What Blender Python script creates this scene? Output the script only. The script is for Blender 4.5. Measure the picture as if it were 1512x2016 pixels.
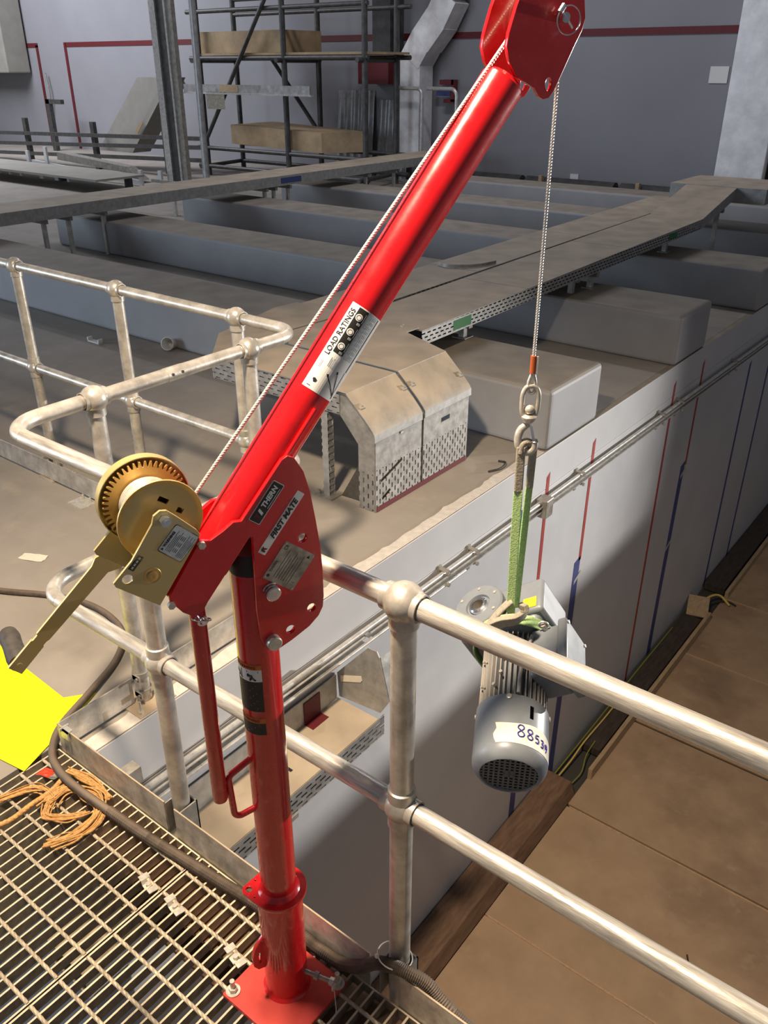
import bpy, bmesh, math, random
from mathutils import Vector as V, Matrix
from mathutils.noise import noise
random.seed(7)
R = math.radians
S = bpy.context.scene
for o in list(bpy.data.objects): bpy.data.objects.remove(o)

# ------------------------------------------------------------------ camera
cam = bpy.data.cameras.new('camera'); co = bpy.data.objects.new('camera', cam); S.collection.objects.link(co); S.camera = co
YAW, PITCH = R(-37.946), R(27.95)
fw = V((math.sin(YAW)*math.cos(PITCH), math.cos(YAW)*math.cos(PITCH), -math.sin(PITCH)))
co.location = (0, 0, 1.919)
co.rotation_euler = fw.to_track_quat('-Z', 'Y').to_euler()
cam.sensor_fit = 'VERTICAL'; cam.sensor_height = 24.0; cam.lens = 24.0*1656.2/2016.0
cam.clip_start = .05; cam.clip_end = 200
# ------------------------------------------------------------------ light
W = bpy.data.worlds.new('world'); S.world = W; W.use_nodes = True
W.node_tree.nodes['Background'].inputs[0].default_value = (.84, .88, 1.0, 1)
W.node_tree.nodes['Background'].inputs[1].default_value = .115
def lamp(name, kind, loc, target, energy, color, size=.3, size_y=None, spot=None, blend=.5):
    l = bpy.data.lights.new(name, kind); l.energy = energy; l.color = color
    if kind == 'AREA':
        l.shape = 'RECTANGLE' if size_y else 'DISK'; l.size = size
        if size_y: l.size_y = size_y
    elif kind == 'SPOT': l.shadow_soft_size = size; l.spot_size = spot; l.spot_blend = blend
    else: l.shadow_soft_size = size
    o = bpy.data.objects.new(name, l); S.collection.objects.link(o); o.location = loc
    o.rotation_euler = (V(target)-V(loc)).to_track_quat('-Z', 'Y').to_euler()
    return o
# overhead work lamp: throws the rail shadow onto the ledge; low lamp beyond the pit: lights the wall above the shadow line;
# daylight from the open left side (blue on the far toe board); bright roof light top left; ceiling lamp over the hall
lamp('work_lamp_offscreen', 'SPOT', (-1.42, .42, 3.8), (-1.5, 1.35, 0), 1150, (1.0, .80, .58), .14, spot=R(104), blend=1.0)
lamp('pit_lamp_right_offscreen', 'SPOT', (3.0, 9.4, .666), (-1.946, -.2, -1.0), 3000, (1.0, .95, .89), .022, spot=R(60), blend=.9)
lamp('door_left_offscreen', 'AREA', (-12.5, -4.5, 2.2), (-5, 3.2, .3), 450, (.72, .85, 1.0), 4, 3.6)
lamp('roof_light_left_offscreen', 'AREA', (-20, 8.5, 6.5), (-19, 13.9, 1.2), 860, (.90, .92, 1.0), 5, 4)
lamp('ceiling_lamp_offscreen', 'AREA', (-6.5, 9.8, 6.5), (-6.5, 9.8, 0), 150, (.96, .94, 1.0), 3.0, .6)
S.view_settings.view_transform = 'Standard'; S.view_settings.look = 'None'
S.view_settings.exposure = 0; S.view_settings.gamma = 1; S.view_settings.use_curve_mapping = False

# ------------------------------------------------------------------ materials
M = {}
def mat(name, col, rough=.5, metal=0., var=.0, scale=8., col2=None, bump=0., bscale=60., coat=0., spec=.5, dust=None, dlo=.55, dhi=.85, emis=None, stretch=None, detail=4.):
    m = bpy.data.materials.new(name); m.use_nodes = True; nt = m.node_tree; N = nt.nodes; L = nt.links
    b = N['Principled BSDF']; b.inputs['Roughness'].default_value = rough; b.inputs['Metallic'].default_value = metal
    b.inputs['Specular IOR Level'].default_value = spec
    if coat: b.inputs['Coat Weight'].default_value = coat; b.inputs['Coat Roughness'].default_value = .06
    tc = N.new('ShaderNodeTexCoord'); src = tc.outputs['Object']
    if stretch:
        mp = N.new('ShaderNodeMapping'); mp.inputs['Scale'].default_value = stretch; L.new(src, mp.inputs[0]); src = mp.outputs[0]
    c4 = (*col, 1)
    out = None
    if var or col2:
        nz = N.new('ShaderNodeTexNoise'); nz.inputs['Scale'].default_value = scale; nz.inputs['Detail'].default_value = detail; nz.inputs['Roughness'].default_value = .65
        L.new(src, nz.inputs['Vector'])
        rp = N.new('ShaderNodeValToRGB'); rp.color_ramp.elements[0].position = .32; rp.color_ramp.elements[1].position = .68
        a = tuple(max(0, x*(1-var)) for x in col); d = col2 if col2 else tuple(min(1, x*(1+var)) for x in col)
        rp.color_ramp.elements[0].color = (*a, 1); rp.color_ramp.elements[1].color = (*d, 1)
        L.new(nz.outputs[0], rp.inputs[0]); out = rp.outputs[0]
        rr = N.new('ShaderNodeMapRange'); rr.inputs[3].default_value = max(.02, rough-.1); rr.inputs[4].default_value = min(1, rough+.12)
        L.new(nz.outputs[0], rr.inputs[0]); L.new(rr.outputs[0], b.inputs['Roughness'])
    if dust:
        g = N.new('ShaderNodeNewGeometry'); sx = N.new('ShaderNodeSeparateXYZ'); L.new(g.outputs['Normal'], sx.inputs[0])
        n2 = N.new('ShaderNodeTexNoise'); n2.inputs['Scale'].default_value = 5; n2.inputs['Detail'].default_value = 6; L.new(tc.outputs['Object'], n2.inputs['Vector'])
        ad = N.new('ShaderNodeMath'); ad.operation = 'MULTIPLY_ADD'; ad.inputs[1].default_value = .35; L.new(n2.outputs[0], ad.inputs[0]); L.new(sx.outputs[2], ad.inputs[2])
        mr = N.new('ShaderNodeMapRange'); mr.inputs[1].default_value = dlo+.17; mr.inputs[2].default_value = dhi+.17; L.new(ad.outputs[0], mr.inputs[0])
        dr = N.new('ShaderNodeValToRGB'); dr.color_ramp.elements[0].color = (*[x*.78 for x in dust], 1); dr.color_ramp.elements[1].color = (*[min(1, x*1.15) for x in dust], 1)
        dr.color_ramp.elements[0].position = .3; dr.color_ramp.elements[1].position = .7
        L.new(n2.outputs[0], dr.inputs[0])
        mx = N.new('ShaderNodeMix'); mx.data_type = 'RGBA'; L.new(mr.outputs[0], mx.inputs[0])
        if out: L.new(out, mx.inputs[6])
        else: mx.inputs[6].default_value = c4
        L.new(dr.outputs[0], mx.inputs[7]); out = mx.outputs[2]
        if metal:
            mm = N.new('ShaderNodeMath'); mm.operation = 'MULTIPLY_ADD'; mm.inputs[1].default_value = -metal; mm.inputs[2].default_value = metal
            L.new(mr.outputs[0], mm.inputs[0]); L.new(mm.outputs[0], b.inputs['Metallic'])
    if out: L.new(out, b.inputs['Base Color'])
    else: b.inputs['Base Color'].default_value = c4
    if bump:
        nb = N.new('ShaderNodeTexNoise'); nb.inputs['Scale'].default_value = bscale; nb.inputs['Detail'].default_value = 5; L.new(src, nb.inputs['Vector'])
        bp = N.new('ShaderNodeBump'); bp.inputs['Strength'].default_value = bump; bp.inputs['Distance'].default_value = .004
        L.new(nb.outputs[0], bp.inputs['Height']); L.new(bp.outputs[0], b.inputs['Normal'])
    if emis: b.inputs['Emission Color'].default_value = (*emis[0], 1); b.inputs['Emission Strength'].default_value = emis[1]
    M[name] = m; return m
def perforate(m, au, av, pu, lu, pv, lv, stag=.5, zmax=None):
    """real slots: the sheet lets light and sight through where the staggered slot pattern is"""
    nt = m.node_tree; N = nt.nodes; L = nt.links
    tc = N.new('ShaderNodeTexCoord'); sx = N.new('ShaderNodeSeparateXYZ'); L.new(tc.outputs['Object'], sx.inputs[0])
    def mth(op, a, b=None):
        n = N.new('ShaderNodeMath'); n.operation = op
        for i, x in enumerate((a, b)):
            if x is None: continue
            if isinstance(x, (int, float)): n.inputs[i].default_value = x
            else: L.new(x, n.inputs[i])
        return n.outputs[0]
    u = mth('DIVIDE', sx.outputs['XYZ'.index(au)], pu); v = mth('DIVIDE', sx.outputs['XYZ'.index(av)], pv)
    row = mth('FLOOR', v); off = mth('MULTIPLY', mth('FLOORED_MODULO', row, 2.0), stag)
    fu = mth('FRACT', mth('ADD', u, off)); fv = mth('FRACT', v)
    mk = mth('MULTIPLY', mth('LESS_THAN', mth('ABSOLUTE', mth('SUBTRACT', fu, .5)), lu/2), mth('LESS_THAN', mth('ABSOLUTE', mth('SUBTRACT', fv, .5)), lv/2))
    if zmax is not None: mk = mth('MULTIPLY', mk, mth('LESS_THAN', sx.outputs[2], zmax))
    tr = N.new('ShaderNodeBsdfTransparent'); ms = N.new('ShaderNodeMixShader')
    L.new(mk, ms.inputs[0]); L.new(N['Principled BSDF'].outputs[0], ms.inputs[1]); L.new(tr.outputs[0], ms.inputs[2])
    L.new(ms.outputs[0], N['Material Output'].inputs[0]); return m

mat('galv', (.53, .50, .45), .34, .45, .30, 14, bump=.12, bscale=90, stretch=(1, 1, 1))
mat('galv_rail', (.53, .50, .45), .36, .45, .42, 5, bump=.15, bscale=30, stretch=(1.2, 12, 12))
mat('galv_dull', (.34, .32, .285), .45, .45, .28, 18, bump=.1)
mat('galv_bright', (.60, .59, .56), .3, .45, .2, 25)
mat('toe', (.50, .46, .40), .5, .5, .35, 16, bump=.2, bscale=40, dust=(.46, .36, .25), dlo=.6, dhi=.95)
mat('tray', (.42, .42, .41), .5, .55, .2, 20)
mat('tray_dusty', (.34, .34, .33), .55, .45, .2, 20, dust=(.42, .345, .255), dlo=.35, dhi=.75)
perforate(mat('tray_slot_y', (.36, .36, .355), .5, .5, .2, 20), 'Y', 'Z', .055, .62, .024, .36)
perforate(mat('tray_slot_v', (.36, .355, .34), .5, .5, .25, 20, dust=(.4, .33, .25)), 'Z', 'Y', .052, .5, .024, .32, .5, .225)
perforate(mat('tray_slot_x', (.36, .355, .34), .5, .5, .25, 20), 'Z', 'X', .052, .5, .028, .26, .5, .20)
perforate(mat('tray_slot_h', (.38, .38, .38), .5, .5, .2, 20), 'X', 'Z', .06, .55, .024, .3)
perforate(mat('strut_slot', (.4, .4, .39), .5, .5, .2, 20), 'Z', 'X', .035, .55, .05, .24, 0.)
mat('paint_wall', (.55, .555, .57), .55, 0, .05, 2.2, dust=(.30, .25, .19), dlo=.55, dhi=.9, bump=.06, bscale=25)
mat('paint_strip', (.62, .58, .53), .6, 0, .12, 30, bump=.3)
mat('upstand', (.34, .345, .36), .6, 0, .07, 2.5, dust=(.27, .235, .19), dlo=.5, dhi=.85)
mat('floor_dust', (.36, .325, .285), .75, 0, .0, 1.6, col2=(.275, .245, .21), bump=.12, bscale=14, detail=8)
mat('back_wall', (.26, .26, .28), .7, 0, .06, .6)
mat('line_red', (.11, .008, .012), .6)
mat('red', (.60, .008, .012), .24, 0, .05, 30, coat=.6)
mat('red_base', (.60, .05, .036), .42, 0, .14, 18)
mat('gold', (.62, .47, .17), .3, .5, .0, 9, col2=(.60, .50, .26))
mat('gold_dark', (.58, .36, .11), .36, .5, .2, 12)
mat('chrome', (.72, .74, .77), .18, .95, .1, 30)
mat('zinc', (.60, .57, .50), .38, .45, .2, 60)
mat('steel_rope', (.70, .69, .64), .34, .4, .12, 200)
mat('black', (.016, .015, .014), .5)
mat('black_rubber', (.035, .030, .026), .6, 0, .3, 60)
mat('hose', (.085, .066, .052), .62, 0, .35, 30, dust=(.20, .15, .11), dlo=.6, dhi=1.1)
mat('white_print', (.80, .80, .78), .4)
mat('label_grey', (.66, .71, .74), .35, .1, .15, 160)
mat('label_steel', (.34, .33, .30), .3, .85, .45, 38)
mat('orange', (.62, .13, .02), .5)
mat('ferrule', (.55, .12, .03), .45, .2)
mat('grey_paint', (.20, .222, .248), .36, 0, .08, 20)
mat('grey_paint_dark', (.09, .10, .112), .4, 0, .08, 20)
mat('fin', (.22, .235, .25), .5, .0, .15, 60, dust=(.34, .31, .27))
mat('grille', (.10, .115, .13), .4)
mat('sling_green', (.40, .60, .25), .75, 0, .2, 220, bump=.4, bscale=300)
mat('sling_grey', (.36, .33, .26), .8, 0, .15, 150, bump=.3, bscale=240)
mat('sling_label', (.03, .12, .38), .6)
mat('yellow_tag', (.85, .66, .02), .5)
mat('fluoro', (.92, .98, .0), .7, emis=None)
mat('tape_cream', (.78, .72, .60), .7, 0, .05, 60)
mat('ink', (.03, .02, .22), .6)
mat('tape_red', (.34, .045, .035), .55, 0, .1, 10)
mat('tape_blue', (.05, .065, .20), .6, 0, .15, 8)
mat('tape_peel', (.45, .42, .38), .7)
mat('green_tag', (.02, .17, .05), .6)
mat('ply', (.36, .245, .15), .7, 0, .0, 2.6, col2=(.46, .32, .205), bump=.08, bscale=30, detail=7)
mat('ply_edge', (.50, .33, .20), .7, 0, .15, 40)
mat('plank_dark', (.045, .033, .026), .75, 0, .4, 7, stretch=(6, 1, 1))
mat('timber', (.17, .10, .062), .75, 0, .3, 6, stretch=(6, 1, 6))
mat('timber_light', (.40, .29, .175), .7, 0, .18, 8, stretch=(5, 1, 5))
mat('rope', (.56, .31, .11), .85, 0, .35, 120, bump=.4, bscale=200)
mat('wire_green', (.22, .24, .04), .5)
mat('wire_yellow', (.6, .45, .12), .6)
mat('grating', (.40, .35, .27), .5, .4, .3, 40, dust=(.62, .52, .37), dlo=.45, dhi=.7)
mat('grating_rod', (.52, .44, .32), .5, .3, .25, 30)
mat('under_dark', (.055, .05, .045), .8)
mat('duct', (.80, .79, .79), .38, .1, .2, 3.0, bump=.25, bscale=7)
mat('scaffold', (.085, .082, .08), .5, .4, .3, 12)
mat('scaffold_light', (.40, .40, .40), .45, .6, .2, 12)
mat('board', (.40, .29, .17), .75, 0, .2, 4)
mat('panel_dust', (.30, .285, .25), .7, 0, .1, 3)
mat('paper', (.72, .72, .70), .7)
mat('white_rail', (.68, .69, .70), .5, .2)
mat('dark_stuff', (.05, .048, .048), .7, 0, .4, 6)
mat('foil', (.75, .72, .6), .25, .9, .2, 40)
mat('crisp_red', (.55, .05, .02), .4)
mat('box_red', (.16, .02, .025), .6)

def stain(m, col, scale, lo, hi):
    nt = m.node_tree; N = nt.nodes; L = nt.links; b = N['Principled BSDF']; src = b.inputs['Base Color'].links[0].from_socket
    g = N.new('ShaderNodeNewGeometry'); nz = N.new('ShaderNodeTexNoise'); nz.inputs['Scale'].default_value = scale; nz.inputs['Detail'].default_value = 7; nz.inputs['Roughness'].default_value = .6
    L.new(g.outputs['Position'], nz.inputs['Vector'])
    mr = N.new('ShaderNodeMapRange'); mr.inputs[1].default_value = lo; mr.inputs[2].default_value = hi; L.new(nz.outputs[0], mr.inputs[0])
    mx = N.new('ShaderNodeMix'); mx.data_type = 'RGBA'; L.new(mr.outputs[0], mx.inputs[0]); L.new(src, mx.inputs[6]); mx.inputs[7].default_value = (*col, 1)
    L.new(mx.outputs[2], b.inputs['Base Color'])
stain(M['ply'], (.20, .125, .08), 1.1, .52, .78); stain(M['ply'], (.42, .31, .21), 9, .58, .80)
stain(M['floor_dust'], (.20, .175, .15), 1.7, .55, .80); stain(M['floor_dust'], (.42, .35, .27), 5, .58, .82)
stain(M['tray_dusty'], (.30, .25, .19), 6, .60, .85)
# ------------------------------------------------------------------ geometry helpers
COL = S.collection
class MB:
    def __init__(s): s.v = []; s.f = []
    def add(s, vs, fs):
        k = len(s.v); s.v += [tuple(x) for x in vs]; s.f += [tuple(i+k for i in f) for f in fs]; return s
    def box(s, x0, x1, y0, y1, z0, z1):
        return s.add([(x0,y0,z0),(x1,y0,z0),(x1,y1,z0),(x0,y1,z0),(x0,y0,z1),(x1,y0,z1),(x1,y1,z1),(x0,y1,z1)],
                     [(0,3,2,1),(4,5,6,7),(0,1,5,4),(1,2,6,5),(2,3,7,6),(3,0,4,7)])
    def obox(s, c, ax, half):
        c = V(c); ax = [V(a).normalized() for a in ax]; vs = []
        for k in (-1, 1):
            for i, j in ((-1,-1),(1,-1),(1,1),(-1,1)):
                vs.append(c+ax[0]*half[0]*i+ax[1]*half[1]*j+ax[2]*half[2]*k)
        fl = ax[0].cross(ax[1]).dot(ax[2]) < 0
        fs = [(0,3,2,1),(4,5,6,7),(0,1,5,4),(1,2,6,5),(2,3,7,6),(3,0,4,7)]
        return s.add(vs, [f[::-1] for f in fs] if fl else fs)
    def prism(s, poly, vec):
        n = len(poly); a = [V(p) for p in poly]; b = [p+V(vec) for p in a]
        nm = V((0,0,0))
        for i in range(n): nm += a[i].cross(a[(i+1) % n])
        fs = [tuple(range(n))[::-1], tuple(range(n, 2*n))]+[(i, (i+1) % n, n+(i+1) % n, n+i) for i in range(n)]
        if nm.dot(V(vec)) < 0: fs = [f[::-1] for f in fs]
        return s.add(a+b, fs)
    def tube(s, pts, r, seg=14, caps=True, closed=False, lobes=0, twist=0.):
        pts = [V(p) for p in pts]; n = len(pts); rings = []; nv = None; L = 0
        for i in range(n):
            if closed: t = (pts[(i+1) % n]-pts[i-1]).normalized()
            else: t = (pts[min(i+1, n-1)]-pts[max(i-1, 0)]).normalized()
            if nv is None:
                nv = t.orthogonal().normalized()
            else:
                nv = (nv-t*nv.dot(t)).normalized(); L += (pts[i]-pts[i-1]).length
            bi = t.cross(nv); rr = r[i] if isinstance(r, (list, tuple)) else r
            ring = []
            for k in range(seg):
                a = 2*math.pi*k/seg; q = rr
                if lobes: q = rr*(.86+.14*abs(math.cos(lobes*a/2)))
                a += twist*L
                ring.append(pts[i]+nv*math.cos(a)*q+bi*math.sin(a)*q)
            rings.append(ring)
        vs = [p for q in rings for p in q]; fs = []
        for i in range(n if closed else n-1):
            for k in range(seg):
                a = i*seg+k; b = i*seg+(k+1) % seg; c = ((i+1) % n)*seg+(k+1) % seg; d = ((i+1) % n)*seg+k
                fs.append((a, b, c, d))
        if caps and not closed: fs += [tuple(range(seg))[::-1], tuple(range((n-1)*seg, n*seg))]
        return s.add(vs, fs)
    def cyl(s, a, b, r, r2=None, seg=20): return s.tube([a, b], [r, r if r2 is None else r2], seg)
    def lathe(s, prof, o, ax, seg=32, ref=None, close=False):
        """prof: (radius, height along axis)"""
        o = V(o); ax = V(ax).normalized(); e1 = (V(ref) if ref else ax.orthogonal()); e1 = (e1-ax*e1.dot(ax)).normalized(); e2 = ax.cross(e1)
        vs = []; fs = []; n = len(prof)
        for r, h in prof:
            for k in range(seg):
                a = 2*math.pi*k/seg; vs.append(o+ax*h+(e1*math.cos(a)+e2*math.sin(a))*max(r, 1e-5))
        for i in range(n if close else n-1):
            for k in range(seg):
                j = (i+1) % n
                fs.append((i*seg+k, i*seg+(k+1) % seg, j*seg+(k+1) % seg, j*seg+k))
        return s.add(vs, fs)
    def sphere(s, c, r, seg=24, rings=14, sc=(1, 1, 1)):
        prof = [(math.sin(math.pi*i/rings), -math.cos(math.pi*i/rings)) for i in range(rings+1)]
        k = len(s.v); s.lathe([(p*r, h*r) for p, h in prof], (0, 0, 0), (0, 0, 1), seg)
        for i in range(k, len(s.v)):
            x = s.v[i]; s.v[i] = (c[0]+x[0]*sc[0], c[1]+x[1]*sc[1], c[2]+x[2]*sc[2])
        return s
    def torus(s, c, ax, Rr, r, seg=28, sub=8, a0=0, a1=360):
        c = V(c); ax = V(ax).normalized(); e1 = ax.orthogonal().normalized(); e2 = ax.cross(e1)
        full = abs(a1-a0) >= 360
        n = seg if full else seg+1
        pts = [c+(e1*math.cos(R(a0+(a1-a0)*i/seg))+e2*math.sin(R(a0+(a1-a0)*i/seg)))*Rr for i in range(n)]
        return s.tube(pts, r, sub, closed=full)
    def ribbon(s, pts, wv, w, t):
        pts = [V(p) for p in pts]; n = len(pts); vs = []; fs = []
        for i in range(n):
            tg = (pts[min(i+1, n-1)]-pts[max(i-1, 0)]).normalized(); a = V(wv[i] if isinstance(wv, list) else wv); a = (a-tg*a.dot(tg)).normalized(); b = tg.cross(a)
            for p, q in ((-1,-1),(1,-1),(1,1),(-1,1)): vs.append(pts[i]+a*w/2*p+b*t/2*q)
        for i in range(n-1):
            for k in range(4): fs.append((i*4+k, i*4+(k+1) % 4, (i+1)*4+(k+1) % 4, (i+1)*4+k))
        fs += [(3,2,1,0), tuple((n-1)*4+k for k in range(4))]
        return s.add(vs, fs)
    def build(s, name, m, parent=None, smooth=35, xf=None, bevel=0, bseg=2):
        me = bpy.data.meshes.new(name)
        vs = [tuple(xf(V(p))) for p in s.v] if xf else s.v
        me.from_pydata(vs, [], s.f); me.validate(); me.update()
        bm = bmesh.new(); bm.from_mesh(me); bmesh.ops.recalc_face_normals(bm, faces=bm.faces); bm.to_mesh(me); bm.free()
        if smooth:
            me.shade_smooth(); me.set_sharp_from_angle(angle=R(smooth))
        me.materials.append(M[m])
        o = bpy.data.objects.new(name, me); COL.objects.link(o)
        if parent: o.parent = parent
        if bevel:
            md = o.modifiers.new('bevel', 'BEVEL'); md.width = bevel; md.segments = bseg; md.limit_method = 'ANGLE'
        return o
def tag(o, label, cat, group=None):
    o['label'] = label; o['category'] = cat
    if group: o['group'] = group
    return o
def thing(name, label, cat, loc=(0, 0, 0), rz=0, group=None):
    o = bpy.data.objects.new(name, None); COL.objects.link(o); o.location = loc; o.rotation_euler = (0, 0, rz); o.empty_display_size = .1
    return tag(o, label, cat, group)
def struct(o): o['kind'] = 'structure'; return o
def at(o):      # transform that turns world points into points local to an unrotated empty
    L = V(o.location); return lambda p: p-L
def dup(o, parent=None, loc=None):
    c = o.copy(); COL.objects.link(c)
    if parent: c.parent = parent
    if loc is not None: c.location = loc
    return c
def fillet(pts, rad, n=10):
    pts = [V(p) for p in pts]; out = [pts[0]]
    for i in range(1, len(pts)-1):
        a, b, c = pts[i-1], pts[i], pts[i+1]; u = (a-b).normalized(); w = (c-b).normalized(); ang = u.angle(w)
        d = rad/math.tan(ang/2); d = min(d, (a-b).length*.49, (c-b).length*.49); rr = d*math.tan(ang/2)
        cen = b+(u+w).normalized()*(rr/math.sin(ang/2)); p0 = b+u*d; p1 = b+w*d
        for k in range(n+1):
            t = k/n; q = (p0-cen).normalized().slerp((p1-cen).normalized(), t) if True else None
            out.append(cen+q*rr)
    out.append(pts[-1]); return out
def spline(pts, n=8):
    pts = [V(p) for p in pts]; P = [pts[0]*2-pts[1]]+pts+[pts[-1]*2-pts[-2]]; out = []
    for i in range(1, len(P)-2):
        a, b, c, d = P[i-1:i+3]
        for k in range(n):
            t = k/n; out.append(.5*((2*b)+(c-a)*t+(2*a-5*b+4*c-d)*t*t+(3*b-a-3*c+d)*t**3))
    out.append(pts[-1]); return out
def curve_mesh(splines, extr, bevel=0):
    """flat shape with holes -> (verts, faces), lying in x/y, thickness 2*extr"""
    cu = bpy.data.curves.new('c', 'CURVE'); cu.dimensions = '2D'; cu.fill_mode = 'BOTH'; cu.extrude = extr; cu.bevel_depth = bevel; cu.bevel_resolution = 1
    for pl in splines:
        sp = cu.splines.new('POLY'); sp.points.add(len(pl)-1); sp.use_cyclic_u = True
        for p, q in zip(sp.points, pl): p.co = (q[0], q[1], 0, 1)
    return eval_mesh(cu)
def eval_mesh(cu):
    o = bpy.data.objects.new('tmp', cu); COL.objects.link(o)
    dg = bpy.context.evaluated_depsgraph_get(); dg.update()
    me = bpy.data.meshes.new_from_object(o.evaluated_get(dg))
    vs = [v.co.copy() for v in me.vertices]; fs = [tuple(p.vertices) for p in me.polygons]
    bpy.data.objects.remove(o); bpy.data.curves.remove(cu); bpy.data.meshes.remove(me)
    return vs, fs
def circ(c, r, n=24): return [(c[0]+r*math.cos(2*math.pi*i/n), c[1]+r*math.sin(2*math.pi*i/n)) for i in range(n)]
def text_mesh(body, size, extr=.0002, align='LEFT', sx=1., shear=0., bold=0.):
    cu = bpy.data.curves.new('t', 'FONT'); cu.body = body; cu.size = size; cu.extrude = extr; cu.align_x = align; cu.align_y = 'CENTER'; cu.shear = shear; cu.resolution_u = 3; cu.offset = bold
    vs, fs = eval_mesh(cu); return [V((v.x*sx, v.y, v.z)) for v in vs], fs
def plate(name, outline, holes, y, th, m, parent, bevel=.0008, smooth=30):
    """plate in a local x/z plane at depth y (centre)"""
    vs, fs = curve_mesh([outline]+holes, th/2, bevel)
    b = MB(); b.add([(v.x, y-v.z, v.y) for v in vs], fs); return b.build(name, m, parent, smooth)
def flat(name, vs, fs, O, e1, e2, n, m, parent):
    O, e1, e2, n = V(O), V(e1), V(e2), V(n); b = MB(); b.add([O+e1*v[0]+e2*v[1]+n*v[2] for v in vs], fs); return b.build(name, m, parent, 0)
def rrect(w, h, r, n=5, cx=0, cy=0):
    out = []
    for sx, sy, a in ((1,1,0),(-1,1,90),(-1,-1,180),(1,-1,270)):
        for i in range(n+1):
            t = R(a+90*i/n); out.append((cx+sx*(w/2-r)+r*math.cos(t), cy+sy*(h/2-r)+r*math.sin(t)))
    return out
def quadbars(rects, z=.0006):
    vs = []; fs = []
    for x0, x1, y0, y1 in rects:
        k = len(vs); vs += [(x0,y0,z),(x1,y0,z),(x1,y1,z),(x0,y1,z)]; fs.append((k, k+1, k+2, k+3))
    return vs, fs

# ================================================================== the setting
WX = -1.946            # painted face of the pit wall
b = MB(); b.prism([(-28,-3,0),(-2.075,-3,0),(-2.075,.962,0),(-1.99,.962,0),(-1.99,14,0),(-28,14,0)], (0,0,-.25))
struct(b.build('floor', 'floor_dust', smooth=0))
struct(MB().box(-2.3,WX,.962,14,-2.98,-.25).box(-1.99,WX,.962,14,-.25,0).build('wall_left', 'paint_wall', smooth=0, bevel=.004))
struct(MB().box(2.2,2.55,-3,14,-2.98,.36).build('wall_right', 'paint_wall', smooth=0))
wb = struct(MB().box(-34,8,14,14.3,-.3,7).build('wall_back', 'back_wall', smooth=0))
pf = struct(MB().box(-2.3,2.2,-3,14,-3.1,-2.972).build('floor', 'under_dark', smooth=0))
sheet = MB().box(-1.2,1.2,-.574,.574,-.009,.009).build('plywood_sheet', 'ply', pf, 0, bevel=.002); sheet.location = (-.50,3.82,-2.962)
for i, (y0, y1) in enumerate([(-.22,.93),(.93,2.09),(2.09,3.245),(4.395,5.60),(5.60,6.75),(6.75,7.9),(7.9,9.05),(9.05,10.2),(10.2,11.35),(11.35,12.5)]):
    dup(sheet, pf, (-.50+random.uniform(-.004,.004),(y0+y1)/2,-2.962+random.uniform(-.002,.002)))
for y in (.93,2.09,3.245,4.395,5.60,6.75,7.9):
    MB().box(-1.68,.68,y-.005,y+.008,-2.957,-2.9485).build('seam_lip', 'ply_edge', pf, 0)
for y0, y1, x1 in ((3.975,4.622,-10.5),(5.9,6.53,-9.6),(7.83,8.46,-9.6),(9.75,10.38,-9.6),(11.7,12.3,-8.4)):
    struct(MB().box(x1,WX,y0,y1,0,.36).build('trim_1', 'upstand', smooth=0, bevel=.028, bseg=3))
# brushed edge of wall paint lapping onto the dusty ledge
b = MB(); n = 90; pts = []
for i in range(n+1):
    y = .975+(3.97-.975)*i/n; pts.append((-2.012-.016*noise(V((y*7,0,0)))-.012*noise(V((y*31,3,0))), y))
vs = [(x,y,.0025) for x,y in pts]+[(-1.949,y,.0025) for x,y in pts]
b.add(vs, [(i,i+1,n+2+i,n+1+i) for i in range(n)]); struct(b.build('trim_2', 'paint_strip', smooth=0))
# painted lines on the back wall
for x0,x1,z0,z1 in ((-20.95,-4.42,2.33,2.43),(-4.5,-4.40,.1,2.43),(-21.03,-20.93,-.05,2.43),(-22.28,-22.18,-.05,2.38),(-26,-22.18,2.33,2.43)):
    MB().box(x0,x1,13.985,13.999,z0,z1).build('painted_line', 'line_red', wb, 0)

# ------------------------------------------------------------------ timber along the wall foot
tag(MB().prism([(-1.94,1.0,-2.952),(-1.70,1.0,-2.952),(-1.742,1.0,-2.84),(-1.94,1.0,-2.84)],(0,3.53,0)).build('timber_beam', 'timber', smooth=0, bevel=.006), 'thick brown timber baulk lying along the foot of the pit wall under the hanging motor', 'beam')
tag(MB().box(-1.885,-1.725,5.0,7.28,-2.952,-2.88).build('scaffold_plank', 'plank_dark', smooth=0, bevel=.004), 'dark stained plank beside the pit wall, behind the light batten', 'plank')
tag(MB().box(-1.93,-1.72,7.95,12,-2.952,-2.87).build('scaffold_plank', 'plank_dark', smooth=0, bevel=.004), 'dark stained plank along the wall foot beyond the loose wires', 'plank')
tag(MB().box(-1.705,-1.672,4.74,7.4,-2.952,-2.85).build('timber_batten', 'timber_light', smooth=0, bevel=.003), 'light timber batten standing on edge along the dark plank', 'batten')
tag(MB().box(-1.70,-1.665,7.9,12,-2.952,-2.87).build('timber_batten', 'timber_light', smooth=0, bevel=.003), 'light timber batten beyond the loose wires', 'batten')
def wire(name, pts, r, m, label, cat='wire', grp=None, seg=8, n=8):
    return tag(MB().tube(spline(pts, n), r, seg).build(name, m, smooth=60), label, cat, grp)
zf = -2.94
wire('electric_wire', [(-1.915,4.56,zf+.01),(-1.912,4.9,zf+.02),(-1.908,5.4,zf+.03),(-1.905,6.2,zf+.05),(-1.905,7.0,zf+.04)], .006, 'wire_green', 'thin yellow-green wire running along the wall foot past the dark plank')
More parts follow.
